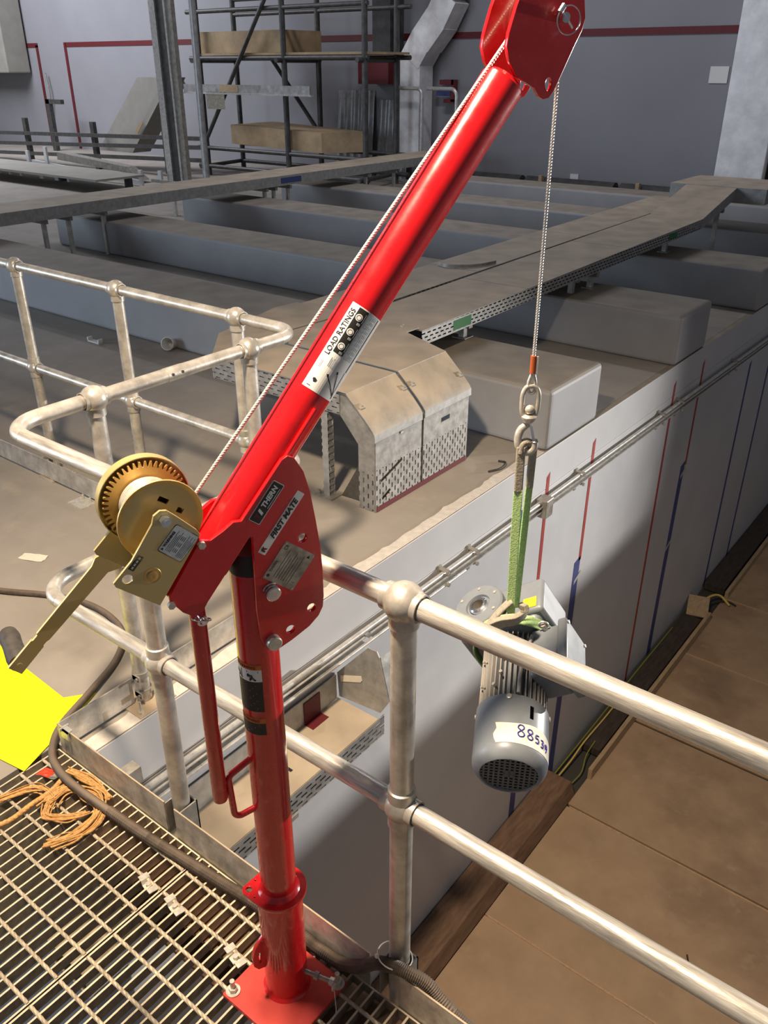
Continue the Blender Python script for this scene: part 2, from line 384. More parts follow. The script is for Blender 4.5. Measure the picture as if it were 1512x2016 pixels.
wire('electric_wire', [(-1.88,4.56,zf+.01),(-1.872,4.8,zf+.03),(-1.865,5.0,zf+.075),(-1.858,5.4,zf+.072),(-1.86,5.8,zf+.07)], .007, 'wire_yellow', 'pale yellow cable end lying in the gap beside the timber baulk')
wire('electric_wire', [(-1.80,5.06,zf+.075),(-1.795,4.90,zf+.05),(-1.755,4.74,zf+.02),(-1.765,4.60,zf+.01)], .005, 'wire_green', 'short green wire looping out of the gap between baulk and batten')
wire('electric_wire', [(-1.86,7.36,zf+.02),(-1.80,7.62,zf+.09),(-1.72,7.76,zf+.09),(-1.60,7.75,zf+.02)], .012, 'wire_yellow', 'loose orange-yellow wire end sticking out past the end of the dark plank')
wire('electric_wire', [(-1.80,7.55,zf),(-1.74,7.70,zf+.03),(-1.64,7.82,zf+.01),(-1.55,7.80,zf+.01)], .010, 'black_rubber', 'loose black cable end lying on the plywood past the dark plank')
b = MB().obox((-1.82,7.44,-2.855), (V((1,.3,0)), V((-.3,1,.5)), V((0,-.5,1))), (.10,.12,.008)); tag(b.build('wood_offcut', 'timber_light', smooth=0), 'small tilted offcut of board at the wires by the wall foot', 'offcut')

# ------------------------------------------------------------------ tapes on the pit wall
def tape(y, z0, z1, m, label, w=.036, dy=0., grp=None):
    b = MB(); a = WX+.0005; c = WX+.0025
    b.prism([(a,y-w/2,z0-.01),(a,y+w/2,z0+.012),(a,y+w/2+dy,z1),(a,y-w/2+dy,z1)], (.0016,0,0))
    return tag(b.build('tape_strip', m, smooth=0), label, 'tape', grp)
tape(4.036,-.162,-.985,'tape_red','short red tape stripe on the pit wall passing behind the junction box')
tape(4.01,-.985,-2.93,'tape_blue','blue tape stripe below the short red one, reaching down behind the motor', w=.075, dy=-.03)
tape(4.635,-.150,-1.02,'tape_red','red tape stripe on the wall under the corner of the nearest upstand')
tape(4.60,-1.00,-2.93,'tape_blue','blue tape stripe with a peeling top below the nearest upstand corner', w=.085, dy=-.02)
tape(5.985,-.146,-2.93,'tape_red','long narrow red tape stripe running down to the wall foot')
tape(6.585,-.133,-1.02,'tape_red','red tape stripe on the wall under the far corner of the second upstand')
tape(6.52,-.99,-2.93,'tape_blue','broad blue tape stripe below the second upstand, reaching the wall foot', w=.09, dy=-.02)
tape(8.0,-.5,-2.93,'tape_blue','blue tape stripe on the far shaded part of the pit wall', w=.05)
tape(8.7,-.6,-2.93,'tape_blue','farthest blue tape stripe near the end of the pit wall', w=.05)
for y,z,l in ((4.63,-1.16,'pale peeling tape scrap on the blue stripe under the nearest upstand'),(6.56,-1.09,'pale tape scrap on top of the broad blue stripe'),(6.5,-1.78,'pale tape scrap halfway down the broad blue stripe')):
    b = MB(); a = WX+.003
    b.prism([(a,y-.05,z-.03),(a,y+.045,z+.02),(a,y+.045,z+.045),(a,y-.05,z-.002)], (.0015,0,0)); tag(b.build('tape_scrap','tape_peel',smooth=0), l, 'tape')

# ------------------------------------------------------------------ conduit on the wall
cz = lambda y: -.285-.0135*(y-2.2)
t = thing('wall_conduit', 'galvanised conduit and strut channel running the length of the pit wall', 'conduit', (WX,2.0,-.28)); A = at(t)
MB().tube([(WX+.034,y,cz(y)+.028) for y in (.98,4,8,13.5)], .0125, 12).build('conduit_pipe','galv_bright',t,60,A)
b = MB()
for y0,y1 in ((.98,2.30),(2.34,3.9),(3.98,13.5)):
    for dz0,dz1 in ((-.026,-.021),(.004,.009)):
        b.add([(WX+.012,y0,cz(y0)+dz0),(WX+.052,y0,cz(y0)+dz0),(WX+.052,y1,cz(y1)+dz0),(WX+.012,y1,cz(y1)+dz0),(WX+.012,y0,cz(y0)+dz1),(WX+.052,y0,cz(y0)+dz1),(WX+.052,y1,cz(y1)+dz1),(WX+.012,y1,cz(y1)+dz1)],[(0,3,2,1),(4,5,6,7),(0,1,5,4),(1,2,6,5),(2,3,7,6),(3,0,4,7)])
    b.add([(WX+.012,y0,cz(y0)-.026),(WX+.016,y0,cz(y0)-.026),(WX+.016,y1,cz(y1)-.026),(WX+.012,y1,cz(y1)-.026),(WX+.012,y0,cz(y0)+.009),(WX+.016,y0,cz(y0)+.009),(WX+.016,y1,cz(y1)+.009),(WX+.012,y1,cz(y1)+.009)],[(0,3,2,1),(4,5,6,7),(0,1,5,4),(1,2,6,5),(2,3,7,6),(3,0,4,7)])
b.build('strut_channel','galv_bright',t,0,A)
MB().tube([(WX+.05,y,cz(y)-.032) for y in (.98,2.7,3.1)], .007, 10).build('thin_rod','galv_bright',t,60,A)
br = MB().box(0,.012,-.012,.012,-.085,.06).box(.012,.055,-.018,.018,-.032,-.028).cyl((.058,0,-.03),(.068,0,-.03),.011,seg=8).cyl((.058,0,.03),(.068,0,.03),.009,seg=8).box(.012,.06,-.014,.014,.042,.047).build('bracket','galv_dull',t,0)
for i,y in enumerate((1.62,2.93,3.19,4.40,5.70,6.06,7.33,8.6,10)):
    o = br if i == 0 else dup(br,t); o.location = (0,y-2.0,cz(y)+.28)
b = MB().box(WX+.006,WX+.075,3.90,3.985,-.375,-.26); tag(b.build('junction_box','galv_dull',smooth=0,bevel=.006), 'small grey square junction box on the wall conduit beside the sling', 'junction box')

# ------------------------------------------------------------------ low tray bracketed to the pit wall
t = thing('wall_tray', 'galvanised cable tray with a flat dusty lid fixed low on the pit wall', 'cable tray', (-1.82,1.6,-.6)); A = at(t)
MB().box(-1.936,-1.705,.7,2.15,-.542,-.534).box(-1.707,-1.703,.7,2.15,-.556,-.534).build('lid','tray_dusty',t,0,A)
MB().box(-1.709,-1.706,.7,2.19,-.64,-.535).build('side_panel','tray_slot_y',t,0,A)
MB().box(-1.936,-1.705,.7,2.19,-.642,-.639).build('tray_base','tray',t,0,A)
MB().box(-1.934,-1.930,.9,2.14,-.534,-.40).build('back_panel','tray',t,0,A)
MB().box(-1.928,-1.926,1.93,2.03,-.534,-.42).box(-1.928,-1.88,1.93,2.03,-.5335,-.532).build('red_sticker','line_red',t,0,A)
MB().box(-1.935,-1.70,1.60,1.64,-.665,-.643).build('bracket','galv_dull',t,0,A)
MB().box(-1.82,-1.79,1.70,1.712,-.5335,-.531).build('slot_shade','black',t,0,A)  # thin black bar standing in for the dark inside of a lid slot
# end cover
b = MB().prism([(-1.938,2.155,-.40),(-1.938,2.155,-.40),(-1.765,2.155,-.19),(-1.718,2.155,-.188),(-1.705,2.155,-.213),(-1.655,2.155,-.42),(-1.70,2.155,-.50),(-1.93,2.155,-.527)][1:], (0,.006,0))
t2 = thing('tray_end_cover', 'grey hexagonal end cover closing the wall tray, with a strip of cream tape', 'tray cover', (-1.82,2.155,-.5)); A2 = at(t2)
b.build('cover_sheet','tray',t2,0,A2)
MB().prism([(-1.655,2.161,-.42),(-1.705,2.161,-.213),(-1.71,2.32,-.24),(-1.66,2.32,-.42)],(.003,0,0)).build('side_sheet','tray',t2,0,A2)
MB().prism([(-1.918,2.1535,-.405),(-1.80,2.1535,-.352),(-1.795,2.1535,-.372),(-1.805,2.1535,-.388),(-1.915,2.1535,-.437)],(0,-.0012,0)).build('cream_tape','tape_cream',t2,0,A2)

# ================================================================== grating platform
t = thing('support_beam', 'dusty brown steel beam flange under the edge of the grating', 'beam', (-.6,.88,-.2)); A = at(t)
MB().box(-2.06,1.2,.80,.95,-.05,-.036).box(-2.06,1.2,.87,.88,-.2,-.05).box(-2.06,1.2,.80,.95,-.214,-.2).build('beam','timber',t,0,A)
BP = .03345
def grating(label, x0, x1):
    t = thing('floor_grating', label, 'grating', ((x0+x1)/2,.3,-.015), 0, 'steel grating panels'); A = at(t)
    n = int(round((x1-x0)/BP)); bar = None
    for i in range(n+1):
        x = x0+(x1-x0)*i/n
        if bar is None: o = bar = MB().box(-.0026,.0026,-.9,.648,-.015,.015).build('bearing_bar','grating',t,0)
        else: o = dup(bar,t)
        o.location = (x-(x0+x1)/2,0,0)
    rod = None; y = .891
    while y > -.55:
        if rod is None:
            w = (x1-x0)/2; m = int((x1-x0)/.004)
            b = MB()
            b.tube([(-w+2*w*k/m,0,0) for k in range(m+1)], .0050, 6, twist=60.)
            rod = b.build('cross_rod','grating_rod',t,30)
            o = rod
        else: o = dup(rod,t)
        o.location = (0,y-.3,.0145); y -= .0770
    MB().box(x0-(x0+x1)/2,x1-(x0+x1)/2,.646,.650,-.015,.016).build('end_bar','grating',t,0)
grating('steel bar grating panel with the frayed rope and hose lying on it', -2.05, -1.381)
grating('steel bar grating panel under the red base plate', -1.371, -.40)
grating('steel bar grating panel right of the red base plate', -.39, .61)
for i,(x,l) in enumerate(((-1.424,'pressed steel grating clip beside the joint, on the rope side'),(-1.317,'pressed steel grating clip beside the joint, on the crane side'),(-1.09,'pressed steel grating clip next to the red base plate'))):
    t = thing('grating_clip', l, 'clip', (x,.793,.003), R(-12), 'grating clips')
    MB().prism([(-.034,0,.0),(-.018,0,.0),(-.013,0,-.012),(.013,0,-.012),(.018,0,.0),(.034,0,.0),(.034,0,.003),(.016,0,.003),(.011,0,-.009),(-.011,0,-.009),(-.016,0,.003),(-.034,0,.003)],(0,.026,0)).build('saddle','zinc',t,0)
    MB().cyl((0,.013,-.01),(0,.013,.001),.0075,seg=6).build('screw_head','zinc',t,0)
# steel framing seen dimly below the grating
tag(MB().box(-2.05,-1.95,-3,.95,-.36,-.2).build('joist','galv_dull',smooth=0), 'dim steel joist below the grating beside the floor edge', 'joist')
tag(MB().box(-1.35,-1.27,-3,.79,-.75,-.6).build('joist','galv_dull',smooth=0), 'dim steel joist deep below the middle of the grating', 'joist')
b = MB().tube([(-2.0,.25,-.9),(-.2,.35,-.9)],.06,16); tag(b.build('service_pipe','galv_bright',smooth=60), 'bright pipe glimpsed through the grating', 'pipe')

# ================================================================== guard rail
t = thing('guard_rail', 'galvanised tubular guard rail with ball fittings around the platform edge', 'guard rail', (-2.027,.99,0)); A = at(t)
TZ, MZ, RX, Y0, Y1 = 1.089, .594, -2.027, .99, 2.117
for nm, z in (('top_rail',TZ),('mid_rail',MZ)):
    ft = fillet([(1.0,Y0,z),(RX,Y0,z),(RX,Y1,z),(-6.5,Y1,z)],.105,12)
    MB().tube(ft[:2], .0212, 20).build(nm,'galv_rail',t,60,A)
    MB().tube(ft[1:14], .0212, 20).build('rail_bend','galv',t,60,A)
    MB().tube(ft[13:15], .0212, 20).build(nm,'galv',t,60,A)
    MB().tube(ft[14:27], .0212, 20).build('rail_bend','galv',t,60,A)
    MB().tube(ft[26:], .0212, 20).build(nm,'galv',t,60,A)
def post(x, y, z0, along):
    MB().cyl((x,y,z0),(x,y,TZ),.0243,seg=24).build('post','galv',t,60,A)
    a = V(along)
    for z, r in ((TZ,.0385),(MZ,.036)):
        b = MB()
        b.sphere((x,y,z), r, 28, 18)
        for s in (-1,1): b.lathe([(.0270,.015),(.0270,.0390),(.0238,.0390),(.0238,.028)], (x,y,z), a*s, 24)
        b.lathe([(.0285,-.018),(.0285,-.048),(.0245,-.05)], (x,y,z), (0,0,1), 24)
        if z == MZ: b.lathe([(.0285,.018),(.0285,.048),(.0245,.05)], (x,y,z), (0,0,1), 24)
        o = b.build('ball_fitting','galv',t,40,A)
    return
for x in (-1.49,-.727,.036,.80): post(x,Y0,-.10,(1,0,0))
for y in (1.268,1.869): post(RX,y,0,(0,1,0))
for x in (-2.349,-3.078,-3.854,-4.62,-5.4): post(x,Y1,0,(1,0,0))
MB().cyl((RX,1.52,TZ),(RX,1.585,TZ),.0222,seg=20).build('rail_sleeve','galv',t,40,A)
for y in (1.535,1.572): MB().cyl((RX+.0205,y,TZ+.004),(RX+.0235,y,TZ+.004),.0045,seg=10).build('grub_screw','black',t,40,A)
# base plates of the return posts
for x,y in ((RX,1.268),(RX,1.869),(-2.349,Y1),(-3.078,Y1),(-3.854,Y1)):
    MB().box(x-.055,x+.075,y-.075,y+.075,0,.008).build('foot_plate','toe',t,0,A)
    for dx,dy in ((.055,-.058),(.055,.058)):
        MB().cyl((x+dx,y+dy,.008),(x+dx,y+dy,.055),.005,seg=10).cyl((x+dx,y+dy,.008),(x+dx,y+dy,.018),.010,seg=6).build('anchor_bolt','zinc',t,30,A)
    for z in (.035,.105):
        MB().lathe([(.0246,0),(.028,0),(.028,.022),(.0246,.022)],(x,y,z),(0,0,1),24,close=True).box(x-.004,x+.032,y-.031,y-.026,z,z+.022).cyl((x+.022,y-.031,z+.011),(x+.022,y-.036,z+.011),.006,seg=8).box(*((x-.006,x+.006,2.057,y-.024,z+.002,z+.020) if y == Y1 else (x-.004,x+.028,y-.031,y-.027,z+.002,z+.020))).build('pipe_clamp','galv_dull',t,30,A)
# toe boards
t = thing('toe_board', 'scuffed steel toe board along the edge of the grating', 'toe board', (-1.2,.955,0)); A = at(t)
for x0,x1 in ((-2.036,-1.985),(-1.982,-1.52),(-1.478,-.785),(-.70,1.0)):
    MB().box(x0,x1,.953,.957,-.01,.112).build('board','toe',t,0,A)
for x in (-1.985,):
    MB().box(x-.018,x+.022,.944,.949,.085,.118).box(x-.018,x+.022,.944,.964,.113,.118).box(x-.012,x-.006,.938,.97,.112,.122).build('joint_clip','galv_bright',t,0,A)
for x in (-1.49,-.727):
    MB().box(x-.032,x-.028,.957,1.02,-.01,.105).box(x+.028,x+.032,.957,1.02,-.01,.105).box(x-.032,x+.032,1.016,1.02,-.01,.105).build('post_bracket','galv_dull',t,0,A)
MB().box(-1.72,-1.68,.957,1.0,.055,.112).build('stiffener','galv_dull',t,0,A)
t = thing('toe_board', 'short steel toe board on the ledge behind the bolted post', 'toe board', (-2.03,1.4,0)); A = at(t)
MB().box(-2.034,-2.030,.958,1.23,.012,.112).box(-2.034,-2.030,1.30,1.838,.012,.112).box(-2.034,-2.030,1.90,2.06,.012,.112).build('board','galv',t,0,A)
t = thing('toe_board', 'long pale steel toe board on the hall floor beside the spread dust', 'toe board', (-4,2.055,0)); A = at(t)
MB().box(-6.5,-2.06,2.053,2.058,.014,.118).build('board','galv',t,0,A)
MB().box(-3.52,-3.40,1.96,2.052,.0,.006).cyl((-3.49,2.03,.006),(-3.49,2.03,.03),.006,seg=8).cyl((-3.43,2.03,.006),(-3.43,2.03,.03),.006,seg=8).build('foot_bracket','zinc',t,30,A)

# ================================================================== davit crane (local x = boom direction, -y = side with the decals)
CB = V((-.938,.832,0)); CA = math.atan2(.935,.353)
crane = thing('davit_crane', 'red painted portable davit crane with winch bolted to the grating platform', 'crane', CB, CA)
ux = V((math.cos(CA),math.sin(CA),0)); uy = V((-math.sin(CA),math.cos(CA),0))
CW = lambda x,y,z: CB+ux*x+uy*y+V((0,0,z))
def CL(w): d = V(w)-CB; return V((d.dot(ux),d.dot(uy),d.z))
rot = lambda p: V((p.x*math.cos(-CA)-p.y*math.sin(-CA), p.x*math.sin(-CA)+p.y*math.cos(-CA), p.z))
MB().box(-.098,.113,-.115,.085,.002,.014).build('base_plate','red_base',crane,0,rot,bevel=.002)
for x,y in ((-.082,-.095),(.098,-.095),(.098,.068),(-.082,.068)):
    MB().lathe([(0,.014),(.017,.014),(.017,.0175),(0,.0175)],(x,y,0),(0,0,1),20).cyl((x,y,.0175),(x,y,.029),.0105,seg=6).cyl((x,y,.029),(x,y,.052),.0058,seg=12).build('anchor_bolt','zinc',crane,30,rot)
MB().lathe([(.0555,.014),(.0515,.019),(.0495,.026)],(0,0,0),(0,0,1),36).build('weld_bead','red',crane,60)
MB().lathe([(0,.014),(.0493,.014),(.0493,.325),(.0465,.328),(.0405,.328)],(0,0,0),(0,0,1),40).build('sleeve','red',crane,35)
MB().lathe([(.0395,.318),(.0455,.322),(.0455,.336),(.0395,.336)],(0,0,0),(0,0,1),40).build('bearing_ring','black',crane,35)
# collar with lug
lug = CL((-.938-.047,.832-.0445,0)); la = math.atan2(lug.y,lug.x); D = math.hypot(lug.x,lug.y)
th = math.acos((.059-.0135)/D); oc = []
for i in range(41):
    a = la+th+(2*math.pi-2*th)*i/40; oc.append((.059*math.cos(a),.059*math.sin(a)))
for i in range(13):
    a = la-th+2*th*i/12; oc.append((lug.x+.0135*math.cos(a),lug.y+.0135*math.sin(a)))
def offp(al,off): return (lug.x*.80+al*math.cos(la)-off*math.sin(la), lug.y*.80+al*math.sin(la)+off*math.cos(la))
vs,fs = curve_mesh([oc,circ((lug.x,lug.y),.0078,20),circ(offp(.0,.0215),.0028,12),circ(offp(.0,-.0215),.0028,12)],.003,.0008)
MB().add([(v.x,v.y,.3395+v.z) for v in vs],fs).build('collar','red',crane,30)
MB().lathe([(.0455,.3435),(.041,.349),(.0383,.356)],(0,0,0),(0,0,1),36).build('weld_bead','red',crane,60)
MB().lathe([(.0381,.336),(.0381,1.166),(.0362,1.168)],(0,0,0),(0,0,1),48).build('mast','red',crane,35)
MB().lathe([(.0385,1.160),(.0385,1.192),(.036,1.2),(0,1.2)],(0,0,0),(0,0,1),36).build('mast_cap','black',crane,35)
plate('sleeve_lug',[(-.045,.216),(-.056,.206),(-.070,.186),(-.077,.158),(-.076,.132),(-.066,.116),(-.045,.112)],[[(-.064,.134),(-.058,.134),(-.058,.17),(-.064,.17)]],0,.008,'red',crane)
p0 = CL((-.893,.848,.075)); p1 = CL((-.822,.868,.075)); dd = (p1-p0).normalized()
o = MB().cyl(p0,p1,.0055,seg=14).cyl(p0+dd*.026,p0+dd*.036,.0095,seg=14).build('lock_pin','galv_dull',crane,30)
MB().cyl(p1-dd*.010,p1+dd*.001,.0095,seg=6).build('pin_nut','zinc',o,30)
MB().torus(p1+V((0,0,-.014)),dd,.009,.0022,18,8).build('pin_ring','zinc',o,60)
MB().tube(spline([p1+V((.0,.0,-.022)),p1+V((-.005,-.015,-.045)),p1+V((-.012,-.03,-.06)),p1+V((-.025,-.04,-.061))],8),.0012,6).build('tether_wire','zinc',o,60)
# mast handle
MB().tube(fillet([(-.028,0,.738),(-.084,0,.712),(-.079,0,.598),(-.030,0,.604)],.016,8),.0066,14).build('grab_handle','red',crane,60)
# boom
BD = V((.629,0,.777)).normalized(); BPp = V((-BD.z,0,BD.x)); BO = V((.078,0,1.392))
bm = lambda s,p=0,y=0: BO+BD*s+BPp*p+V((0,y,0))
MB().lathe([(.030,-.262),(.0365,-.262),(.0365,.645),(.031,.652)],BO,BD,48).build('boom','red',crane,35)
MB().lathe([(.0425,-.253),(.0425,-.243),(.0365,-.238)],BO,BD,36).build('weld_bead','red',crane,60)
# bracket plates with the holes for the boom angles
ol = [(.069,1.365),(.084,1.338),(.094,1.30),(.102,1.246),(.109,1.190),(.1115,1.14),(.1115,1.088),(.109,1.066),(.100,1.050),(.081,1.034),(.045,1.017),(.020,1.008),(.004,1.010),(-.006,1.020),(-.011,1.042),(-.0145,1.10),(-.0125,1.19),(-.0105,1.244),(-.016,1.248),(-.040,1.219),(-.099,1.148),(-.108,1.134),(-.122,1.128),(-.140,1.143),(-.158,1.170),(-.158,1.178),(-.099,1.262),(-.082,1.258),(-.060,1.268),(-.042,1.279),(-.028,1.277),(.048,1.366),(.058,1.371)]
holes = [circ((.0765,1.216),.0092),circ((.0875,1.071),.0092),circ((.0445,1.040),.0092)]
plate('bracket_plate',ol,holes,-.0445,.007,'red',crane); plate('bracket_plate',ol,holes,.0445,.007,'red',crane)
MB().tube([bm(-.15+.008*i,-.0005,-.0405) for i in range(27)],.0042,8).build('weld_bead','red',crane,60)
# channel web joining the plates at the winch end
b = MB(); pr_ = [(-.158,1.172),(-.150,1.155),(-.138,1.142),(-.122,1.131),(-.108,1.137)]
for i in range(4): 
    (a0,c0),(a1,c1) = pr_[i],pr_[i+1]; b.prism([(a0,-.041,c0),(a1,-.041,c1),(a1,.041,c1),(a0,.041,c0)],(.003,0,.004))
b.build('channel_web','red',crane,40)
MB().prism([(-.158,-.041,1.176),(-.097,-.041,1.263),(-.097,.041,1.263),(-.158,.041,1.176)],(-.004,0,.003)).build('winch_seat','red',crane,0)
for (x,z,r,m,nm) in ((.013,1.131,.0135,'chrome','pivot_bolt'),(.009,1.029,.0135,'zinc','pivot_bolt')):
    MB().lathe([(0,-.062),(r-.002,-.062),(r,-.0605),(r,-.048)],(x,0,z),(0,1,0),28).cyl((x,-.05,z),(x,.06,z),.0075).build(nm,m,crane,30)
MB().tube([(.013+.016*math.cos(a),-.05,1.131+.016*math.sin(a)) for a in [R(60+i*12) for i in range(9)]],.0016,6).build('bolt_keeper','zinc',crane,60)
# boom head
oh = [(.470,1.925),(.4635,1.945),(.466,1.962),(.478,1.998),(.490,2.025),(.515,2.047),(.555,2.056),(.590,2.042),(.608,2.016),(.6145,1.985),(.610,1.968),(.598,1.948),(.563,1.884),(.553,1.874),(.542,1.8725),(.533,1.877),(.524,1.888),(.508,1.895),(.485,1.905)]
hh = [[(.551+.0075*math.cos(a),1.893+.0105*math.sin(a)) for a in [2*math.pi*i/20 for i in range(20)]]]
plate('head_plate',oh,hh,-.0305,.006,'red',crane); plate('head_plate',oh,hh,.0305,.006,'red',crane)
b = MB().lathe([(.008,-.009),(.037,-.009),(.037,-.006),(.031,-.001),(.031,.001),(.037,.006),(.037,.009),(.008,.009)],(.565,0,1.985),(0,1,0),40,close=True); b.build('sheave','zinc',crane,30)
PC = V((.563,-.036,1.984))
o = MB().cyl(PC+V((0,-.012,0)),PC+V((0,.08,0)),.0075,seg=20).cyl(PC+V((0,-.014,0)),PC+V((0,-.012,0)),.0065,seg=20).build('clevis_pin','chrome',crane,30)
MB().torus(PC+V((.002,-.016,-.004)),(.25,1,.05),.0195,.0011,36,8).build('split_ring','chrome',o,60)
MB().cyl(PC+V((-.012,-.012,.012)),PC+V((.014,-.012,-.014)),.0022,seg=8).cyl(PC+V((-.014,-.012,.006)),PC+V((-.006,-.012,.016)),.0045,seg=10).build('split_pin','chrome',o,30)
# stowed lever tube hanging from the bracket
o = MB().lathe([(0,.664),(.0135,.664),(.0145,.667),(.0145,1.125),(.012,1.127),(0,1.127)],(-.1035,0,0),(0,0,1),28).build('lever_tube','red',crane,35)
RC = V((-.105,-.026,1.103))
MB().torus(RC,(.3,.35,1),.0155,.0013,30,8).cyl(RC+V((.0,.012,0)),RC+V((0,-.014,0)),.0042,seg=12).torus(RC+V((0,-.006,0)),(0,1,0),.008,.002,16,6).build('hitch_pin','chrome',o,40)
# ---- decals
e1 = V((.640,0,.768)); e2 = V((-.768,0,.640)); nn = V((0,-1,0)); FY = -.0487
def decal(name, cx, cz, w, h, m, rad=.002, parent=crane, y=FY, th=.0004):
    vs,fs = curve_mesh([rrect(w,h,rad)],th/2); return flat(name,vs,fs,(cx,y,cz),e1,e2,nn,m,parent)
d = decal('logo_decal',.0165,1.2995,.076,.0235,'white_print',.002)
vs,fs = curve_mesh([rrect(.0735,.021,.0012)],.0002); flat('decal_field',vs,fs,(.0165,FY-.0004,1.2995),e1,e2,nn,'black',d)
vs,fs = text_mesh('THERN',.0125,sx=1.0,shear=.18,bold=.0005); flat('decal_lettering',vs,fs,V((.0165,FY-.0008,1.2995))+e1*-.010+e2*.0012,e1,e2,nn,'label_grey',d)
vs,fs = quadbars([(-.008,.03,-.0078,-.0068)]); flat('decal_rule',vs,fs,(.0165,FY-.0004,1.2995),e1,e2,nn,'label_grey',d)
vs,fs = text_mesh('T',.014,bold=.0006); flat('decal_emblem',vs,fs,V((.0165,FY-.0008,1.2995))+e1*-.031,e1,e2,nn,'line_red',d)
vs,fs = curve_mesh([[(-.006,-.0055),(-.001,-.0055),(.003,.0055),(-.002,.0055)]],.0001); flat('decal_emblem',vs,fs,V((.0165,FY-.0008,1.2995))+e1*-.0165,e1,e2,nn,'label_grey',d)
d = decal('name_decal',.0397,1.2555,.1215,.0155,'white_print',.001)
vs,fs = text_mesh('FIRST MATE',.0135,sx=1.06,shear=.25,bold=.0006,align='CENTER'); flat('decal_lettering',vs,fs,V((.0397,FY-.0005,1.2555))+e1*.008,e1,e2,nn,'black',d)
vs,fs = curve_mesh([[(-.004,-.004),(-.001,-.004),(.0,0),(.002,-.004),(.005,-.004),(.003,.001),(.005,.005),(-.002,.005),(-.004,.002)]],.0001); flat('decal_emblem',vs,fs,V((.0397,FY-.0005,1.2555))+e1*-.053,e1,e2,nn,'line_red',d)
# rating plate
PO = V((.049,FY-.0003,1.1695)); g1 = V((.642,0,.767)).normalized(); g2 = V((-.767,0,.642)); g2 = V((-.70,0,.714)).normalized()
vs,fs = curve_mesh([rrect(.0735,.0685,.001)],.0004); d = flat('rating_plate',vs,fs,PO,g1,V((-g1.z,0,g1.x)),nn,'label_steel',crane)
h2 = V((-g1.z,0,g1.x))
for body,sz,x,y in (('THERN',.0068,-.022,.0275),('CE',.0085,.022,.026),('!',.007,-.024,-.026)):
    vs,fs = text_mesh(body,sz); flat('plate_lettering',vs,fs,PO+g1*x+h2*y+nn*.0006,g1,h2,nn,'black',d)
vs,fs = quadbars([(-.028,.026-.006*(i % 3),.016-.0055*i,.0168-.0055*i) for i in range(7)]); flat('plate_lettering',vs,fs,PO+nn*.0002,g1,h2,nn,'grey_paint_dark',d)
vs,fs = curve_mesh([circ((.028,-.024),.004,3)],.0001); flat('plate_symbol',vs,fs,PO+nn*.0006,g1,h2,nn,'black',d)
vs,fs = curve_mesh([circ((-.029,.0275),.003,12)],.0001); flat('plate_symbol',vs,fs,PO+nn*.0006,g1,h2,nn,'black',d)
for sx_ in (-1,1):
    for sy_ in (-1,1): MB().cyl(PO+g1*.033*sx_+h2*.031*sy_+nn*.0003,PO+g1*.033*sx_+h2*.031*sy_+nn*.0014,.0014,seg=10).build('plate_rivet','zinc',d,30)
# ---- load rating label wrapped on the boom (s along the boom, t around it)
LR = .0365
def onboom(s,t,h): 
    f = R(60)-( .0705-t)/LR; return BO+BD*s+(V((0,-1,0))*math.cos(f)+BPp*math.sin(f))*(LR+h)
def wrapped(name, vs, fs, s0, t0, m, parent, h=.0004):
    b = MB(); b.add([onboom(s0+v[0],t0+v[1],h+v[2]) for v in vs],fs); return b.build(name,m,parent,0)
def grid(w,hh_,nx,ny):
    vs = [(w*i/nx,hh_*j/ny,0) for j in range(ny+1) for i in range(nx+1)]
    return vs,[(j*(nx+1)+i,j*(nx+1)+i+1,(j+1)*(nx+1)+i+1,(j+1)*(nx+1)+i) for j in range(ny) for i in range(nx)]
lb = wrapped('load_label',*grid(.152,.0705,4,20),.080,0,'white_print',crane,.0003)
vs,fs = text_mesh('LOAD RATINGS',.0118,sx=.98); wrapped('label_lettering',vs,fs,.141,.0625,'black',lb,.0008)
wrapped('label_panel',*grid(.080,.0175,4,6),.150,.0385,'black',lb,.0006)
for i in range(3):
    vs,fs = curve_mesh([circ((0,0),.0058,20)],.0001); wrapped('label_gauge',vs,fs,.163+.0262*i,.0487,'white_print',lb,.0009)
    vs,fs = curve_mesh([circ((0,0),.0042,16),circ((0,0),.0034,16)],.0001); wrapped('label_gauge',vs,fs,.163+.0262*i,.0487,'grey_paint_dark',lb,.0011)
    vs,fs = quadbars([(-.012,-.008,-.003-.002*k,-.002-.002*k) for k in range(3)]+[(-.006,.010,-.0085,-.0078)]); wrapped('label_lettering',vs,fs,.163+.0262*i,.0487,'label_grey',lb,.0004)
wrapped('label_panel',*grid(.081,.0205,4,7),.1495,.0165,'label_grey',lb,.0006)
vs,fs = quadbars([(.003+.0078*c,.0085+.0078*c,.002+.0031*k,.0035+.0031*k) for c in range(10) for k in range(6)]); wrapped('label_lettering',vs,fs,.1495,.0165,'white_print',lb,.0003)
wrapped('label_bar',*grid(.098,.0022,4,2),.132,.0125,'black',lb,.0006)
vs,fs = quadbars([(0,.016-.003*(k % 2),-.0022*k,-.0012-.0022*k) for k in range(6)]); wrapped('label_lettering',vs,fs,.126,.0525,'label_grey',lb,.0001)
vs,fs = quadbars([(0,.012,-.002*k,-.001-.002*k) for k in range(2)]); wrapped('label_lettering',vs,fs,.118,.064,'label_grey',lb,.0001)
